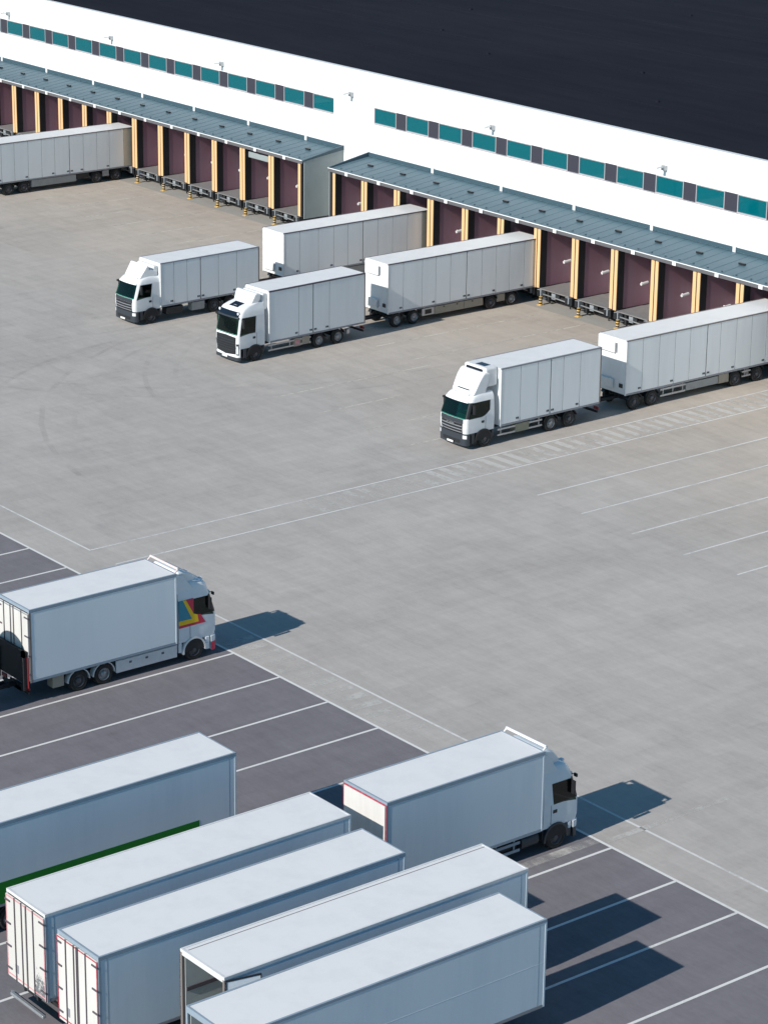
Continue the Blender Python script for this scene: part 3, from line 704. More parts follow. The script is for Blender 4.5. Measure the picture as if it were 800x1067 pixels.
def make_cab(root, kind, paint='cab', arch='black', bumper='slate', axle=1.45, L=2.28, roof=3.2, sill=1.95, wtop=2.85, long_glass=False, stripes=False, top_panel=False, red_foot=False):
    H1 = roof
    if kind == 'tall':      # flat fronted cab with a light board above the windscreen
        rings = [(1.0, .06, 1.2, .22, .05), (1.25, .02, 1.225, .22, .06), (sill, .05, 1.23, .22, .06), (wtop, .24, 1.2, .24, .06),
                 (H1 - .25, .36, 1.17, .26, .06), (H1 - .08, .50, 1.13, .3, .06), (H1 + .08, .85, 1.06, .3, .05), (H1 + .24, 1.5, 1.02, .3, .04), (H1 + .27, 1.8, .98, .28, .03)]
    elif kind == 'high':
        rings = [(1.0, .10, 1.2, .26, .06), (1.25, .05, 1.225, .26, .07), (sill - .1, .06, 1.23, .26, .07), (sill, .08, 1.23, .27, .07), (wtop, .32, 1.19, .30, .07),
                 (wtop + .16, .38, 1.17, .32, .06), (H1 - .14, .48, 1.13, .34, .06), (H1 + .03, .64, 1.08, .34, .05), (H1 + .13, .95, 1.02, .3, .03), (H1 + .16, 1.25, .95, .25, .02)]
    else:
        rings = [(1.0, .10, 1.2, .26, .06), (1.25, .05, 1.225, .26, .07), (sill - .1, .06, 1.23, .26, .07), (sill, .09, 1.23, .27, .07), (wtop, .40, 1.18, .30, .07),
                 (wtop + .16, .48, 1.15, .32, .06), (H1 - .06, .62 + (H1 - 3.2) * .35, 1.10, .34, .06), (H1 + .02, .85 + (H1 - 3.2) * .35, 1.04, .34, .05), (H1 + .1, 1.35, .98, .3, .03), (H1 + .12, 1.6, .92, .25, .02)]
    c = Cab(rings, L)
    zs = sorted(set([r[0] for r in rings] + [1.45, 1.7, 2.2, 2.5]))
    # hollow glasshouse: lower shell, roof shell and pillars, so that the panes look into a real cab
    low = MB()
    cab = c.shell([z for z in zs if z <= sill + 1e-6] + ([] if sill in zs else [sill])).build('cab', paint, root, smooth=True)
    P = lambda mb, n, m, **k: mb.build(n, m, cab, **k)
    P(c.shell([wtop] + [z for z in zs if z > wtop]), 'cab_roof', paint, smooth=True)
    ub = c.u_at(1.52 if not long_glass else 1.95, 2.4)         # rear edge of the side glass
    # pillars / rear side panels between sill and window head
    for u0, u1 in ((ub, 3), (-3, -ub)): P(c.patch(u0, u1, sill - .02, wtop + .02, 0, .06, 6, 5), 'rear_quarter', paint, smooth=True)
    q = MB(); ul = c.u_at(L, 2.4)
    hw = 1.17
    q.box(-hw, hw, L - .06, L - .002, sill - .02, wtop + .02); P(q, 'back_wall', paint)
    ua = 1.35
    for u0, u1 in ((ua, 1.85), (-1.85, -ua)): P(c.patch(u0, u1, sill - .02, wtop + .02, .002, .06, 5, 5), 'front_pillar', 'black' if (long_glass or kind == 'high') else paint, smooth=True)
    P(c.patch(-ua, ua, sill - .05, wtop + .03, .004, .02, 14, 6), 'windscreen', 'cab_glass', smooth=True)
    dip = (lambda u: sill - .03 - .10 * max(0, min(1, (2.35 - abs(u)) / .4)))
    for sg in (1, -1):
        u0, u1 = (1.86, ub) if sg > 0 else (-ub, -1.86)
        if long_glass:
            g1 = lambda u: wtop - .0
            g0 = lambda u: sill - .05 + .35 * max(0, (abs(u) - 2.45) / (ub - 2.45)) ** 2
            P(c.patch(u0, u1, g0, g1, .004, .02, 12, 4), 'side_window', 'side_glass', smooth=True)
            P(c.patch(u0, u1, sill - .06, g0, .003, .05, 12, 2), 'window_ledge', paint, smooth=True)
        else:
            P(c.patch(u0, u1, dip, wtop - .02, .004, .02, 10, 4), 'side_window', 'side_glass', smooth=True)
            P(c.patch(u0, u1, wtop - .021, wtop + .03, .002, .05, 10, 1), 'window_header', paint, smooth=True)
    # dark frame around the windscreen foot, grille, lamps
    s = MB().box(-1.05, 1.05, .75, 1.2, sill - .12, sill + .02).box(-.95, -.4, 1.1, 1.6, sill - .3, sill + .55).box(.4, .95, 1.1, 1.6, sill - .3, sill + .55).box(-1.1, 1.1, 1.75, 2.15, sill - .2, sill + .3)
    P(s, 'cab_seat', 'seat')
    if kind == 'tall':
        P(c.patch(-1.25, 1.25, wtop + .05, H1 - .2, .03, .06, 10, 2), 'light_board', 'navy', smooth=True)
        P(c.patch(-1.3, 1.3, wtop - .03, wtop + .06, .14, .16, 12, 1), 'sun_visor', 'slate', smooth=True)
        for sg in (-1, 1):
            v = c.pt(sg * 1.12, H1 - .28, .05); P(MB().tube([v, v + Vector((0, -.06, 0))], .09, 12), 'roof_lamp', 'lamp', smooth=True)
        P(MB().hexa([(-.45, .64, H1 - .02), (.45, .64, H1 - .02), (.45, 1.2, H1 + .16), (-.45, 1.2, H1 + .16), (-.45, .64, H1 + .03), (.45, .64, H1 + .03), (.45, 1.2, H1 + .20), (-.45, 1.2, H1 + .20)]), 'roof_hatch', 'navy')
        zg = lambda u: .55 + .10 * abs(u)
        P(c.patch(-1.0, 1.0, zg, lambda u: sill - .14 - .06 * abs(u), .025, .06, 10, 6), 'grille', 'black', smooth=True)
        for z in (.85, 1.02, 1.19, 1.36, 1.53): P(c.patch(-.92, .92, z, z + .03, .045, .04, 10, 1), 'grille_bar', 'slate', smooth=True)
        q = c.patch(-1.95, 1.95, .42, 1.02, .01, .3, 24, 3); P(q, 'bumper', paint, smooth=True)
        P(c.patch(-1.98, 1.98, .22, .44, .05, .3, 24, 1), 'lower_bumper', bumper, smooth=True)
        for sg in (-1, 1):
            P(c.patch(sg * 1.12, sg * 1.66, .60, 1.36, .018, .04, 5, 3), 'headlight_surround', 'slate', smooth=True)
            P(c.patch(sg * 1.22, sg * 1.56, .68, 1.22, .026, .04, 5, 3), 'headlight', 'lamp', smooth=True)
    else:
        P(c.patch(-1.25, 1.25, wtop - .0, wtop + .12, .06, .08, 12, 1), 'sun_visor', paint, smooth=True)
        P(c.patch(-1.05, 1.05, sill - .32, sill - .06, .012, .03, 12, 2), 'windscreen_foot', 'slate', smooth=True)
        P(c.patch(-.98, .98, 1.0, sill - .33, .02, .05, 12, 3), 'grille', 'black', smooth=True)
        for z in (1.08, 1.26, 1.44): P(c.patch(-.96, .96, z, z + .045, .05, .04, 12, 1), 'grille_bar', 'rail', smooth=True)
        P(c.patch(-2.02, 2.02, .28, .98, .045, .35, 26, 4), 'bumper', bumper, smooth=True)
        if kind == 'high': P(c.patch(-2.03, 2.03, .70, .99, .055, .3, 26, 2), 'upper_bumper', paint, smooth=True)
        P(c.patch(-.8, .8, .42, .62, .06, .03, 8, 1), 'air_intake', 'black', smooth=True)
        for sg in (-1, 1):
            P(c.patch(sg * 1.08, sg * 1.62, .72, .93, .062, .03, 6, 2), 'headlight', 'lamp', smooth=True)
        for sg in (-1, 1):
            v = c.pt(sg * .85, H1 - .02, .0); P(MB().box(v.x - .1, v.x + .1, v.y - .05, v.y + .12, v.z + .01, v.z + .09), 'marker_lamp', 'lamp', bevel=.02)
    v = c.pt(0, .45, .10); P(MB().box(-.27, .27, v.y - .03, v.y - .001, .36, .48), 'number_plate', 'plate')
    # door outline, handle, mirrors, wheel arch
    yd0, yd1 = axle - .95, axle + .28
    for sg in (-1, 1):
        hx = 1.232
        x0, x1 = sorted((sg * (hx - .02), sg * (hx + .008)))
        P(MB().box(x0, x1, 1.60, 1.612, 1.15, sill - .03), 'door_seam', 'gap')
        P(MB().box(x0, x1, 1.28, 1.5, sill - .42, sill - .27), 'door_handle', 'black', bevel=.01)
        # wheel arch and its dark well
        xa, xb = sorted((sg * 1.05, sg * 1.262)); P(MB().arch(xa, xb, axle, .5, .575, .66, -.15, PI + .12, 20), 'wheel_arch', arch, smooth=True)
        xa, xb = sorted((sg * .7, sg * 1.236)); P(MB().arch(xa, xb, axle, .5, .02, .574, 0, PI, 20), 'wheel_well', 'chassis')
        # step behind the bumper and panel behind the wheel
        xa, xb = sorted((sg * .8, sg * 1.232))
        if kind == 'high':
            P(MB().box(xa, xb, .5, axle - .64, .36, .70), 'cab_step', bumper, bevel=.03)
            P(MB().box(xa, xb + .0, .5, axle - .64, .705, .995), 'door_foot', paint, bevel=.03)
        else: P(MB().box(xa, xb, .52, axle - .68, .36, .99), 'cab_step', bumper, bevel=.03)
        xa, xb = sorted((sg * .8, sg * 1.2)); P(MB().box(xa, xb, axle + .67, L, .5, .99), 'rear_step', bumper, bevel=.03)
        # mirrors
        m0 = c.pt(sg * 1.8, wtop - .12, .0)
        mm = MB().tube([m0, m0 + Vector((sg * .14, .02, .02))], .02)
        mm.box(*sorted((m0.x + sg * .07, m0.x + sg * .23)), m0.y - .02, m0.y + .09, wtop - .66, wtop - .1)
        P(mm, 'mirror', 'black', bevel=.03)
    if kind != 'tall' or True:
        m0 = c.pt(-1.3, wtop + .05, .0); P(MB().tube([m0, m0 + Vector((-.05, -.18, -.02))], .018).box(m0.x - .14, m0.x + .04, m0.y - .22, m0.y - .15, wtop - .1, wtop + .04), 'kerb_mirror', 'black', bevel=.02)
    if stripes:
        for sg in (-1, 1):
            hx = 1.236
            def poly(pts, m, off):
                x0, x1 = sorted((sg * 1.16, sg * (hx + off))); P(MB().prism(pts, x0, x1), 'stripe', m)
            # chevron bands pointing forward along the door (crimson outermost, then yellow, teal block at the rear)
            y = lambda v: v
            poly([(1.19, 2.25), (1.0, 2.22), (.72, 1.77), (2.235, 1.75), (2.235, 1.889), (1.12, 1.889)], 'crimson', .008)
            poly([(1.83, 3.10), (1.40, 3.10), (1.40, 2.34)], 'crimson', .009)
            poly([(2.0, 3.10), (1.83, 3.10), (1.40, 2.33), (1.19, 2.25), (1.12, 1.89), (2.235, 1.89), (2.235, 2.11), (1.5, 2.11)], 'yellow_paint', .011)
            poly([(2.235, 3.10), (2.0, 3.10), (1.5, 2.112), (2.235, 2.112)], 'teal_paint', .014)
    if red_foot:
        for sg in (-1, 1):
            P(c.patch(sg * 1.35, sg * 2.02, .27, .70, .055, .05, 8, 2), 'bumper_corner', 'crimson', smooth=True)
    return cab, c

def deflector(root, pts, w, m='cab', bev=.09):
    return MB().prism(pts, 0, 0, w).build('roof_deflector', m, root, bevel=bev, seg=3)

# ------------------------------------------------------------------ rigid trucks in the yard (fronts towards -Y)
def rigid(name, label, x_near, y_front, rz, kw):
    W = kw.get('W', 2.55)
    t = thing(name, label, 'truck', (0, 0, 0), rz, kw.get('group', 'white rigid box trucks'))
    return t

# right truck with cooling unit above the cab
t = thing('box_truck', 'white box truck with a slotted cooling unit above its cab, beside the painted bars', 'truck', (-115.85, 97.62, 0), math.radians(.6), 'white rigid box trucks in the yard')
make_cab(t, 'low', roof=3.2, long_glass=True)
Lp = [l - 97.62 for l in (101.9, 103.27, 104.33, 105.36, 106.75)]
cargo_box(t, 2.72, 10.85, 1.05, 4.62, 2.56, Lp, thick=(Lp[2],), rail='rail', rail_h=.07, post='rail_brown', roof='roof_white')
chassis(t, .9, 10.8, (1.6, 6.85, 8.4)); wheels(t, (1.6, 6.85, 8.4), rims={1: 'rim_bright'})
mudguards(t, (6.85, 8.4), 'black', a0=.3, a1=PI - .3)
side_guard(t, 2.6, 6.15); side_box(t, 'battery_box', 4.0, 5.1, .45, .97, 'olive', 1.215); tail_lights(t, 10.85)
deflector(t, [(.78, 3.2), (1.0, 3.62), (1.28, 4.12), (1.52, 4.42), (1.7, 4.5), (2.0, 4.44), (1.95, 3.9), (1.75, 3.2)], [.98, 1.03, 1.08, 1.09, 1.08, 1.12, 1.14, 1.0])
cu = MB().box(-1.0, 1.0, 1.72, 2.70, 3.55, 4.74).build('cooling_unit', 'reefer', t, bevel=.16, seg=4)
MB().box(-.74, .74, 1.665, 1.8, 4.36, 4.62).build('air_slot', 'navy', cu, bevel=.1, seg=4)
MB().box(-.25, .55, 2.0, 2.5, 4.735, 4.75).build('unit_hatch', 'navy', cu)
MB().box(-.5, .5, .87, .95, 3.43, 3.48).build('deflector_slot', 'black', t)
# the lettering across the grille
cu_ = bpy.data.curves.new('grille_lettering', 'FONT'); cu_.body = 'SCANIA'; cu_.size = .2; cu_.extrude = .008; cu_.align_x = 'CENTER'
_o = bpy.data.objects.new('tmp', cu_); COL.objects.link(_o)
bpy.context.view_layer.update()
me = bpy.data.meshes.new_from_object(_o.evaluated_get(bpy.context.evaluated_depsgraph_get())); bpy.data.objects.remove(_o)
me.materials.clear(); me.materials.append(M['alu']); lo = bpy.data.objects.new('grille_lettering', me); COL.objects.link(lo); lo.parent = t; lo.location = (0, -.09, 1.48); lo.rotation_euler = (PI / 2, 0, 0)

# middle truck with the tall cab and dark light board
t = thing('box_truck', 'white box truck with tall cab and dark board above the windscreen', 'truck', (-139.1, 97.75, 0), math.radians(2.4), 'white rigid box trucks in the yard')
make_cab(t, 'tall', roof=3.62, sill=1.98, wtop=3.08, bumper='slate')
Lp = [l - 97.75 for l in (102.88, 104.1, 105.51)]
cargo_box(t, 2.62, 10.9, 1.05, 4.55, 2.56, Lp, thick=(Lp[1],), rail='rail_dark', rail_h=.08, post='rail_brown')
chassis(t, .9, 10.8, (1.55, 6.9, 8.55)); wheels(t, (1.55, 6.9, 8.55), rims={0: 'rim', 1: 'rim_bright', 2: 'rim_bright'})
mudguards(t, (6.9, 8.55), 'black', a0=.3, a1=PI - .3)
side_guard(t, 2.6, 6.2); side_box(t, 'tool_box', 4.75, 5.35, .42, .98, 'beige', 1.215); side_box(t, 'air_tank_box', 5.45, 6.1, .45, 1.0, 'beige', 1.215); tail_lights(t, 10.9)
for sx in (-1, 1): MB().box(sx * 1.2175 - .004 * sx - .01, sx * 1.2175 + .012, 4.85, 5.2, .55, .85).build('hazard_plate', 'tape_pale', t)
side_box(t, 'lamp_box', 9.35, 9.6, .55, .85, 'alu', 1.2, .2)
deflector(t, [(1.35, 3.8), (1.5, 4.15), (1.66, 4.46), (1.78, 4.52), (2.1, 4.42), (2.05, 4.05), (1.95, 3.8)], [.92, .98, 1.04, 1.05, 1.1, 1.1, .98])
MB().box(-1.05, 1.05, 2.22, 2.60, 3.3, 4.42).build('cooling_unit', 'reefer', t, bevel=.1, seg=3)

# left truck, low cab
t = thing('box_truck', 'white low-cab box truck with dark bumper and lower box, ahead of the gap between docks', 'truck', (-151.13, 97.62, 0), math.radians(1.2), 'white rigid box trucks in the yard')
make_cab(t, 'low', roof=3.2)
Lp = [l - 97.62 for l in (101.0, 102.11, 103.26, 104.81, 106.39)]
cargo_box(t, 2.25, 10.75, 1.05, 4.15, 2.56, Lp, thick=(Lp[2],), rail='rail', rail_h=.06, post='rail_brown')
chassis(t, .9, 10.6, (1.45, 6.85, 8.3)); wheels(t, (1.45, 6.85, 8.3))
mudguards(t, (6.85, 8.3), 'black', a0=.3, a1=PI - .3)
side_box(t, 'fuel_tank', 2.75, 4.2, .42, .95, 'black', 1.2, .6, .08); side_box(t, 'battery_box', 4.9, 6.0, .40, .98, 'skirt_grey', 1.215); tail_lights(t, 10.75)
deflector(t, [(.72, 3.18), (1.1, 3.72), (1.34, 4.06), (1.44, 4.08), (1.5, 3.78), (2.05, 3.62), (1.95, 3.18)], [.9, .96, 1.0, 1.0, 1.04, 1.08, 1.0], bev=.05)
MB().box(-1.0, 1.0, 1.85, 2.22, 3.1, 4.0).build('cooling_unit', 'reefer', t, bevel=.12, seg=3)

# ------------------------------------------------------------------ trailers backed onto the docks (fronts towards -Y)
def drawbar(t):
    MB().box(-.25, -.12, -1.9, .4, .62, .78).box(.12, .25, -1.9, .4, .62, .78).box(-.25, .25, -2.0, -1.88, .6, .8).tube([(0, -2.3, .7), (0, -1.9, .7)], .07).build('drawbar', 'chassis', t)
def dock_trailer(label, x_near, y0, y1, z1, lines, thick, axles, rz=0, W=2.58, cool=False, cool2=True, skirt=None, rail='rail_brown', rims=None, last=1, roof='roof_cream'):
    t = thing('dock_trailer', label, 'trailer', (x_near - W / 2, y0, 0), rz, 'panelled box trailers backed onto the docks')
    Lp = [l - y0 for l in lines]; th = tuple(Lp[i] for i in thick); L = y1 - y0
    body = cargo_box(t, 0, L, 1.05, z1, W, Lp, thick=th, rail=rail, rail_h=.055, roof=roof, post='rail_brown', last_bounce=last)
    ax = [a - y0 for a in axles]
    chassis(t, .3, L - .2, ax); wheels(t, ax, rims=rims); mudguards(t, ax, 'black', a0=.35, a1=PI - .35); drawbar(t); tail_lights(t, L)
    if cool:
        c = MB().box(-.98, .35, -.17, -.021, z1 - .95, z1 - .25).build('cooling_unit', 'reefer', t, bevel=.07, seg=3)
        MB().box(-.75, .15, -.182, -.171, z1 - .75, z1 - .42).build('unit_cover', 'rail_white', c, bevel=.02)
        MB().tube([(.42, -.03, z1 - .3), (.42, -.05, z1 - .9)], .03).build('hose', 'rail', t)
    if cool2:
        MB().box(-.95, .25, -.2, -.021, 1.35, 1.95).build('equipment_box', 'reefer', t, bevel=.06, seg=3)
        MB().box(.75, 1.05, -.06, -.021, 1.5, 1.75).build('connector_plate', 'black', t)
    return t
t = dock_trailer('white panelled trailer at the dock behind the truck with the tall cab', -139.15, 111.35, 125.45, 4.57, [112.7, 114.38, 115.6, 116.92, 118.39, 119.79, 121.1, 122.36, 123.73, 124.6], (4,), (112.2, 113.75, 120.75, 122.65), cool=True, rail='rail_dark', rims={0: 'rim_bright', 1: 'rim_bright', 2: 'rim', 3: 'rim_bright'})
side_box(t, 'pallet_locker', 3.1, 4.2, .45, .98, 'alu', 1.22); side_box(t, 'locker_door', 3.35, 3.95, .55, .88, 'black', 1.226, .1)
side_box(t, 'side_skirt', 4.25, 6.9, .42, .98, 'beige', 1.22); side_box(t, 'side_skirt', 6.93, 8.65, .42, .98, 'beige', 1.22); side_box(t, 'side_skirt', 9.95, 10.7, .45, .98, 'beige', 1.21)
for sx in (-1, 1):
    for y in (5.0, 6.2, 7.6): MB().box(*sorted((sx * 1.219, sx * 1.23)), y, y + .12, .82, .92).build('skirt_latch', 'black', t)
t = dock_trailer('white panelled trailer behind the truck beside the painted bars', -114.95, 110.85, 125.6, 4.56, [112.25, 113.66, 115.02, 116.33, 117.83, 119.02, 120.44, 121.83, 123.21, 124.5], (4,), (111.75, 113.25, 120.6, 122.6), cool=True, rail='rail_brown', last=0)
side_guard(t, 3.1, 5.3, (.5, .9), 'alu', 1.22, .12); side_box(t, 'side_skirt', 5.35, 8.2, .45, .95, 'skirt_grey', 1.21); side_box(t, 'tool_box', 8.25, 9.15, .42, 1.0, 'beige', 1.22)
side_guard(t, 10.35, 11.15, (.55, .85), 'alu', 1.21, .1)
t = dock_trailer('white panelled trailer with bare front wall, docked beside the gap between dock blocks', -151.85, 111.85, 125.6, 4.3, [113.3, 115.0, 116.4, 117.7, 119.1, 120.5, 121.9, 123.3, 124.7], (4,), (112.8, 114.3, 121, 122.9), cool=False, rail='rail_dark')
side_box(t, 'side_skirt', 3.4, 8.2, .42, .98, 'skirt_grey', 1.22)
t = dock_trailer('grey-white panelled trailer backed onto the left dock block', -191.75, 110.7, 125.4, 4.42, [112.13, 113.38, 114.72, 116.03, 117.31, 118.76, 120.15, 121.5, 122.77, 124.21], (5,), (112.75, 114.25, 121.45, 123.4), rail='rail_brown')
side_box(t, 'side_skirt', 4.3, 8.7, .42, 1.0, 'skirt_grey', 1.22); side_box(t, 'side_skirt', 8.75, 10.0, .55, 1.0, 'black', 1.2); side_box(t, 'side_skirt', 11.35, 12.0, .5, 1.0, 'skirt_grey', 1.21)

# ------------------------------------------------------------------ parked foreground trucks (fronts towards +Y)
def bar_on_box(t, y, z, W, m='reefer'):
    b = MB().tube([(-W / 2 + .1, y, z), (W / 2 - .1, y, z)], .065, 10)
    b.tube([(-W / 2 + .12, y, z), (-W / 2 + .12, y + .35, z - .3)], .04).tube([(W / 2 - .12, y, z), (W / 2 - .12, y + .35, z - .3)], .04)
    b.build('roof_bar', m, t, smooth=True)
# left truck with coloured door stripes
t = thing('box_truck', 'white box truck with red, yellow and teal stripes on its cab door', 'truck', (-98.42, 67.72, 0), PI, 'parked box trucks in the marked bays')
make_cab(t, 'high', paint='cab_grey', arch='rail_white', bumper='cab_grey', axle=1.38, L=2.24, roof=3.75, sill=2.2, wtop=3.08, stripes=True, red_foot=True)
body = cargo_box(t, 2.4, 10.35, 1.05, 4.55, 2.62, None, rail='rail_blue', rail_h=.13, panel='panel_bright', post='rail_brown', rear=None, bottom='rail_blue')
rear_doors(body, 10.35, 1.1, 4.52, 2.62, 'rail', 'door_white', (.2, .42, .52, .78))
chassis(t, .9, 10.2, (1.38, 6.42, 7.78)); wheels(t, (1.38, 6.42, 7.78), rims={1: 'rim_bright'})
mudguards(t, (6.42, 7.78), 'rail_white', r=.56, a0=.0, a1=PI)
side_box(t, 'side_skirt', 2.35, 5.75, .36, .98, 'rail_white', 1.24, .1, .04); side_box(t, 'battery_box', 8.55, 9.15, .45, 1.0, 'beige', 1.2)
for sx in (-1, 1):
    for y in (3.1, 4.0, 4.9): MB().box(*sorted((sx * 1.239, sx * 1.25)), y, y + .14, .72, .82).build('skirt_latch', 'gap', t)
lift = MB().box(-1.22, 1.22, 10.42, 10.55, 1.0, 2.55).box(-1.22, -1.02, 10.55, 10.66, .7, 2.6).box(1.02, 1.22, 10.55, 10.66, .7, 2.6).box(-1.22, 1.22, 10.551, 10.66, 2.3, 2.6).build('tail_lift', 'chassis', t)
for sx in (-1, 1): MB().tube([(sx * 1.25, 10.45, .8), (sx * 1.25, 10.45, 2.3)], .035).build('tail_lamp_strip', 'red', t)
tail_lights(t, 10.4)
MB().box(-.1, .1, 10.4, 11.6, .55, .7).box(-.5, .5, 10.3, 10.4, .4, .75).build('tow_coupling', 'chassis', t)
deflector(t, [(.95, 3.8), (1.15, 4.1), (1.45, 4.34), (1.8, 4.46), (2.15, 4.48), (2.2, 3.75)], [.9, .96, 1.0, 1.02, 1.06, 1.0], 'cab_grey', .12)
MB().box(-1.08, 1.08, 1.95, 2.38, 3.4, 4.3).build('cooling_unit', 'cab_grey', t, bevel=.08, seg=3)
for sx in (-1, 1): MB().prism([(1.35, 3.55), (2.3, 3.45), (2.3, 4.45), (1.9, 4.3)], *sorted((sx * 1.1, sx * 1.14))).build('side_fairing', 'cab_grey', t)
bar_on_box(t, 2.18, 4.70, 2.5, 'bar_pink')

# trailer coupled behind it: only its shadow reaches the picture
t = thing('coupled_trailer', 'white trailer with rounded nose coupled behind the truck with striped door', 'trailer', (-98.42, 54.9, 0), PI)
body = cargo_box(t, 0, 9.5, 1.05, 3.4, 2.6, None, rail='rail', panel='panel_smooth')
q = MB(); n = 14; A = [q.bm.verts.new((-1.3 * math.cos(PI * k / n), .0, 3.4 + 1.15 * math.sin(PI * k / n))) for k in range(n + 1)]; B = [q.bm.verts.new((v.co.x, 9.4, v.co.z)) for v in A]
for k in range(n): q.bm.faces.new((A[k], A[k + 1], B[k + 1], B[k]))
q.bm.faces.new(A); q.bm.faces.new(B[::-1]); q.bm.faces.new((A[0], A[-1], B[-1], B[0])); q.build('curved_roof', 'roof_white', t, smooth=True)
chassis(t, .3, 9.2, (1.5, 7, 8.3)); wheels(t, (1.5, 7, 8.3)); drawbar(t)

# right truck, plain box with red edged tail
t = thing('box_truck', 'white box truck with smooth box, red-edged tail and dark wheel arches', 'truck', (-73.02, 67.72, 0), PI, 'parked box trucks in the marked bays')
make_cab(t, 'high', paint='cab_grey', arch='slate', bumper='slate', axle=1.3, L=2.0, roof=3.5, sill=2.02, wtop=2.92)
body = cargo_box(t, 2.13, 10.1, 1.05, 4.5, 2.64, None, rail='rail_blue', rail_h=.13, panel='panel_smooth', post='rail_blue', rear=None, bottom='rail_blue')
MB().box(-1.26, 1.26, 10.102, 10.15, 1.1, 4.36).build('roller_door', 'door_white', t)
tp = MB(); tp.box(-1.33, -1.285, 10.1015, 10.13, 1.1, 4.42).box(1.285, 1.33, 10.1015, 10.13, 1.1, 4.42).box(-1.264, 1.264, 10.1015, 10.13, 4.365, 4.42); tp.build('reflective_tape', 'tape', t)
chassis(t, .9, 10.0, (1.3, 6.3, 7.65)); wheels(t, (1.3, 6.3, 7.65)); mudguards(t, (6.3, 7.65), 'black')
for sx in (-1, 1): MB().tube([(sx * .9, 2.2, .68), (sx * .9, 3.1, .68)], .32, 18).build('fuel_tank', 'slate', t, smooth=True)
side_guard(t, 3.2, 5.6, (.5, .82), 'rail_blue', 1.2, .12); side_box(t, 'battery_box', 3.3, 4.6, .45, .98, 'black', 1.1)
tail_lights(t, 10.1)
deflector(t, [(.86, 3.58), (1.05, 3.9), (1.3, 4.16), (1.6, 4.32), (1.9, 4.36), (1.95, 3.55)], [.86, .92, .98, 1.0, 1.04, 1.0], 'cab_grey', .12)
MB().box(-1.05, 1.05, 1.72, 2.11, 3.2, 4.2).build('cooling_unit', 'cab_grey', t, bevel=.08, seg=3)
for sx in (-1, 1): MB().prism([(1.2, 3.35), (2.05, 3.25), (2.05, 4.3), (1.7, 4.1)], *sorted((sx * 1.08, sx * 1.12))).build('side_fairing', 'cab_grey', t)
bar_on_box(t, 1.95, 4.62, 2.6)

# ------------------------------------------------------------------ foreground semi-trailers (fronts towards +Y, tails towards the camera side)
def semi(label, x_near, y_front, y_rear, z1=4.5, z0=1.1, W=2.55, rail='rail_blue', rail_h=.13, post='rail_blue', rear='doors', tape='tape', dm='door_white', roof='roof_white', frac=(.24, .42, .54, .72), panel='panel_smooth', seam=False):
    L = y_front - y_rear
    t = thing('semi_trailer', label, 'trailer', (x_near - W / 2, y_front, 0), PI, 'white semi-trailers parked side by side')
    body = cargo_box(t, 0, L, z0, z1, W, None, rail=rail, rail_h=rail_h, panel=panel, post=post, rear=None, roof=roof, bottom='rail')
    for sx in (-1, 1):
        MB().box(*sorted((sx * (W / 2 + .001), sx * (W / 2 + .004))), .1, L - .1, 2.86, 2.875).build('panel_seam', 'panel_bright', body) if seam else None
        for yy in (.32, L - .36):
            MB().box(*sorted((sx * (W / 2 + .001), sx * (W / 2 + .004))), yy, yy + .02, z0 + .12, z1 - .14).build('panel_seam', 'rail_blue', body)
    if rear == 'doors': rear_doors(body, L, z0, z1, W, tape, dm, frac)
    ax = (L - 4.6, L - 3.25, L - 1.9)
    chassis(t, .8, L - .1, ax); wheels(t, ax, rims={0: 'rim_bright', 1: 'rim_bright', 2: 'rim_bright'}); mudguards(t, ax, 'black', a0=.3, a1=PI - .3)
    for sx in (-1, 1):
        MB().box(sx * .95 - .08, sx * .95 + .08, 2.6, 2.8, .08, 1.05).box(sx * .95 - .16, sx * .95 + .16, 2.52, 2.88, .005, .08).build('landing_leg', 'chassis', t)
    side_guard(t, 3.4, L - 5.4, (.55, .9), 'alu', 1.2, .1)
    tail_lights(t, L - .7)
    MB().box(-1.1, 1.1, L - .02, L + .06, .42, .56).build('rear_bumper', 'rail', t)
    return t, body, L
t, body, L = semi('white semi-trailer with a dark green band low along its side', -78.95, 55.8, 42.2)
for sx in (-1, 1): MB().box(*sorted((sx * 1.2755, sx * 1.283)), 1.78, L - .1, 1.22, 2.10).build('green_band', 'green', t)
t, body, L = semi('white semi-trailer with soot-stained rear doors and faded red tape', -71.72, 55.92, 42.6, rail='rail_white', rail_h=.1, post='rail_blue', tape='tape_pale', dm='sooty')
MB().box(-1.25, .95, L + .06, L + .2, .5, .62).build('step_bumper', 'alu', t, bevel=.03)
t, body, L = semi('white semi-trailer with bold red-edged clean rear doors', -68.02, 55.55, 42.4, frac=(.23, .43, .50, .53, .72), tape='tape')
t, body, L = semi('white semi-trailer with its rear doors folded open', -64.36, 58.25, 44.95, rail='rail_white', rail_h=.1, post='rail_brown', rear='open')
MB().box(-1.19, 1.19, L - .12, L - .001, 4.30, 4.44).build('door_header', 'rail_white', t)
ins = MB().box(-1.19, -1.16, .1, L - .12, 1.23, 4.42).box(1.16, 1.19, .1, L - .12, 1.23, 4.42).build('inner_lining', 'inside', t)
MB().box(-1.16, 1.16, .1, L - .1, 1.222, 1.25).build('load_floor', 'deck', t)
for sx in (-1, 1): MB().box(*sorted((sx * 1.12, sx * 1.159)), .3, L - .15, 2.9, 3.05).build('load_rail', 'rail_dark', t)
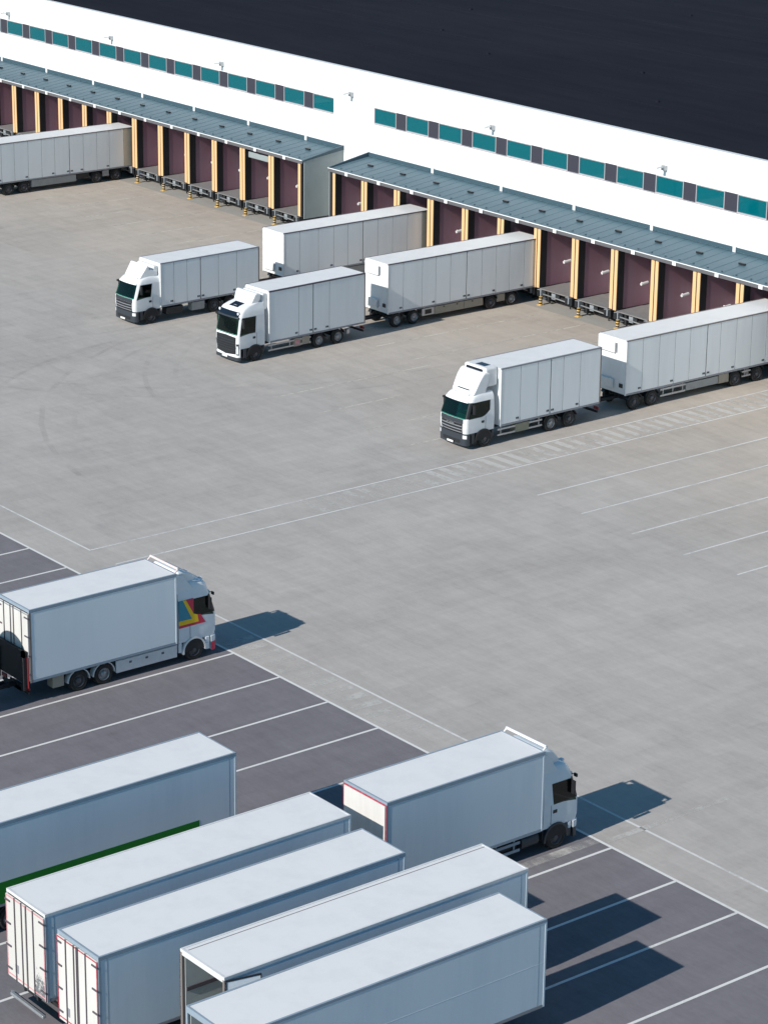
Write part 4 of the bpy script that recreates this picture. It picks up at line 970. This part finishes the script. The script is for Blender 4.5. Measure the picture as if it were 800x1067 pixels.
for sx in (-1, 1):
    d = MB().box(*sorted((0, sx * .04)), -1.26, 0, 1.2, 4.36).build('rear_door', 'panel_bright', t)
    fr = MB()
    for a in ((-1.30, -1.26, 1.16, 4.4), (-.04, -.0, 1.2, 4.36), (-1.259, -.0, 4.361, 4.4), (-1.259, -.0, 1.16, 1.199)):
        fr.box(*sorted((-sx * .01, sx * .055)), *a)
    fr.build('door_frame', 'black', d)
    MB().box(*sorted((sx * .041, sx * .05)), -.75, -.25, 3.55, 3.72).build('door_handle', 'rail', d)
    d.location = (sx * 1.30, L - .02, 0); d.rotation_euler = (0, 0, sx * math.radians(12 if sx < 0 else 1))
for sx in (1,): MB().box(*sorted((sx * 1.0, sx * 1.03)), .1, L - .15, 4.49, 4.512).build('roof_seal', 'rail_brown', body)
t, body, L = semi('white semi-trailer with blue-grey roof edge, beside the open-doored trailer, nearest the camera', -61.04, 56.2, 42.9, rail='rail_blue', rail_h=.09, post='rail_blue', rear='open', seam=True)
MB().box(-1.19, 1.19, L - .12, L - .001, 4.30, 4.44).build('door_header', 'rail_blue', t)
MB().box(-1.19, -1.16, .1, L - .12, 1.23, 4.42).box(1.16, 1.19, .1, L - .12, 1.23, 4.42).build('inner_lining', 'inside', t)
MB().box(-1.16, 1.16, .1, L - .1, 1.222, 1.25).build('load_floor', 'deck', t)

# ------------------------------------------------------------------ light
SUN = Vector((.53, -7.42, 4.5)).normalized()
elev = math.asin(SUN.z)
wd = bpy.data.worlds.new('World'); scene.world = wd; wd.use_nodes = True
nt = wd.node_tree; bg = nt.nodes['Background']
sky = nt.nodes.new('ShaderNodeTexSky'); sky.sky_type = 'NISHITA'; sky.sun_disc = False
sky.sun_elevation = elev; sky.sun_rotation = math.atan2(SUN.x, SUN.y)
sky.altitude = 50; sky.air_density = 1.0; sky.dust_density = .6; sky.ozone_density = 1.2
tint = nt.nodes.new('ShaderNodeMix'); tint.data_type = 'RGBA'; tint.blend_type = 'MULTIPLY'; tint.inputs['Factor'].default_value = 1
tint.inputs['B'].default_value = (.42, .84, 1.0, 1)      # a deeper, clearer blue than the model's default air
nt.links.new(sky.outputs[0], tint.inputs['A']); nt.links.new(tint.outputs['Result'], bg.inputs[0]); bg.inputs[1].default_value = .078
sl = bpy.data.lights.new('sun', 'SUN'); sl.energy = 4.2; sl.angle = math.radians(.5); sl.color = (1., .95, .885)
so = bpy.data.objects.new('sun', sl); COL.objects.link(so); so.rotation_euler = (-SUN).to_track_quat('-Z', 'Y').to_euler()

# ------------------------------------------------------------------ camera
cd = bpy.data.cameras.new('camera'); cam = bpy.data.objects.new('camera', cd); COL.objects.link(cam)
cd.sensor_fit = 'VERTICAL'; cd.sensor_height = 36; cd.lens = 2785.23 / 1067 * 36; cd.clip_start = 1; cd.clip_end = 6000
R = Matrix(((0.62129325, 0.78349543, 0.01138449), (0.25961099, -0.19211362, -0.94641137), (-0.73932187, 0.59095454, -0.32276292)))
mw = Matrix((R[0], -R[1], -R[2])).transposed().to_4x4(); mw.translation = (0, 0, 47.5)
cam.matrix_world = mw
scene.camera = cam

scene.render.engine = 'CYCLES'
scene.view_settings.view_transform = 'Standard'; scene.view_settings.look = 'None'; scene.view_settings.gamma = 1
scene.view_settings.exposure = .25; scene.view_settings.use_curve_mapping = False
scene.cycles.max_bounces = 6; scene.cycles.transparent_max_bounces = 12
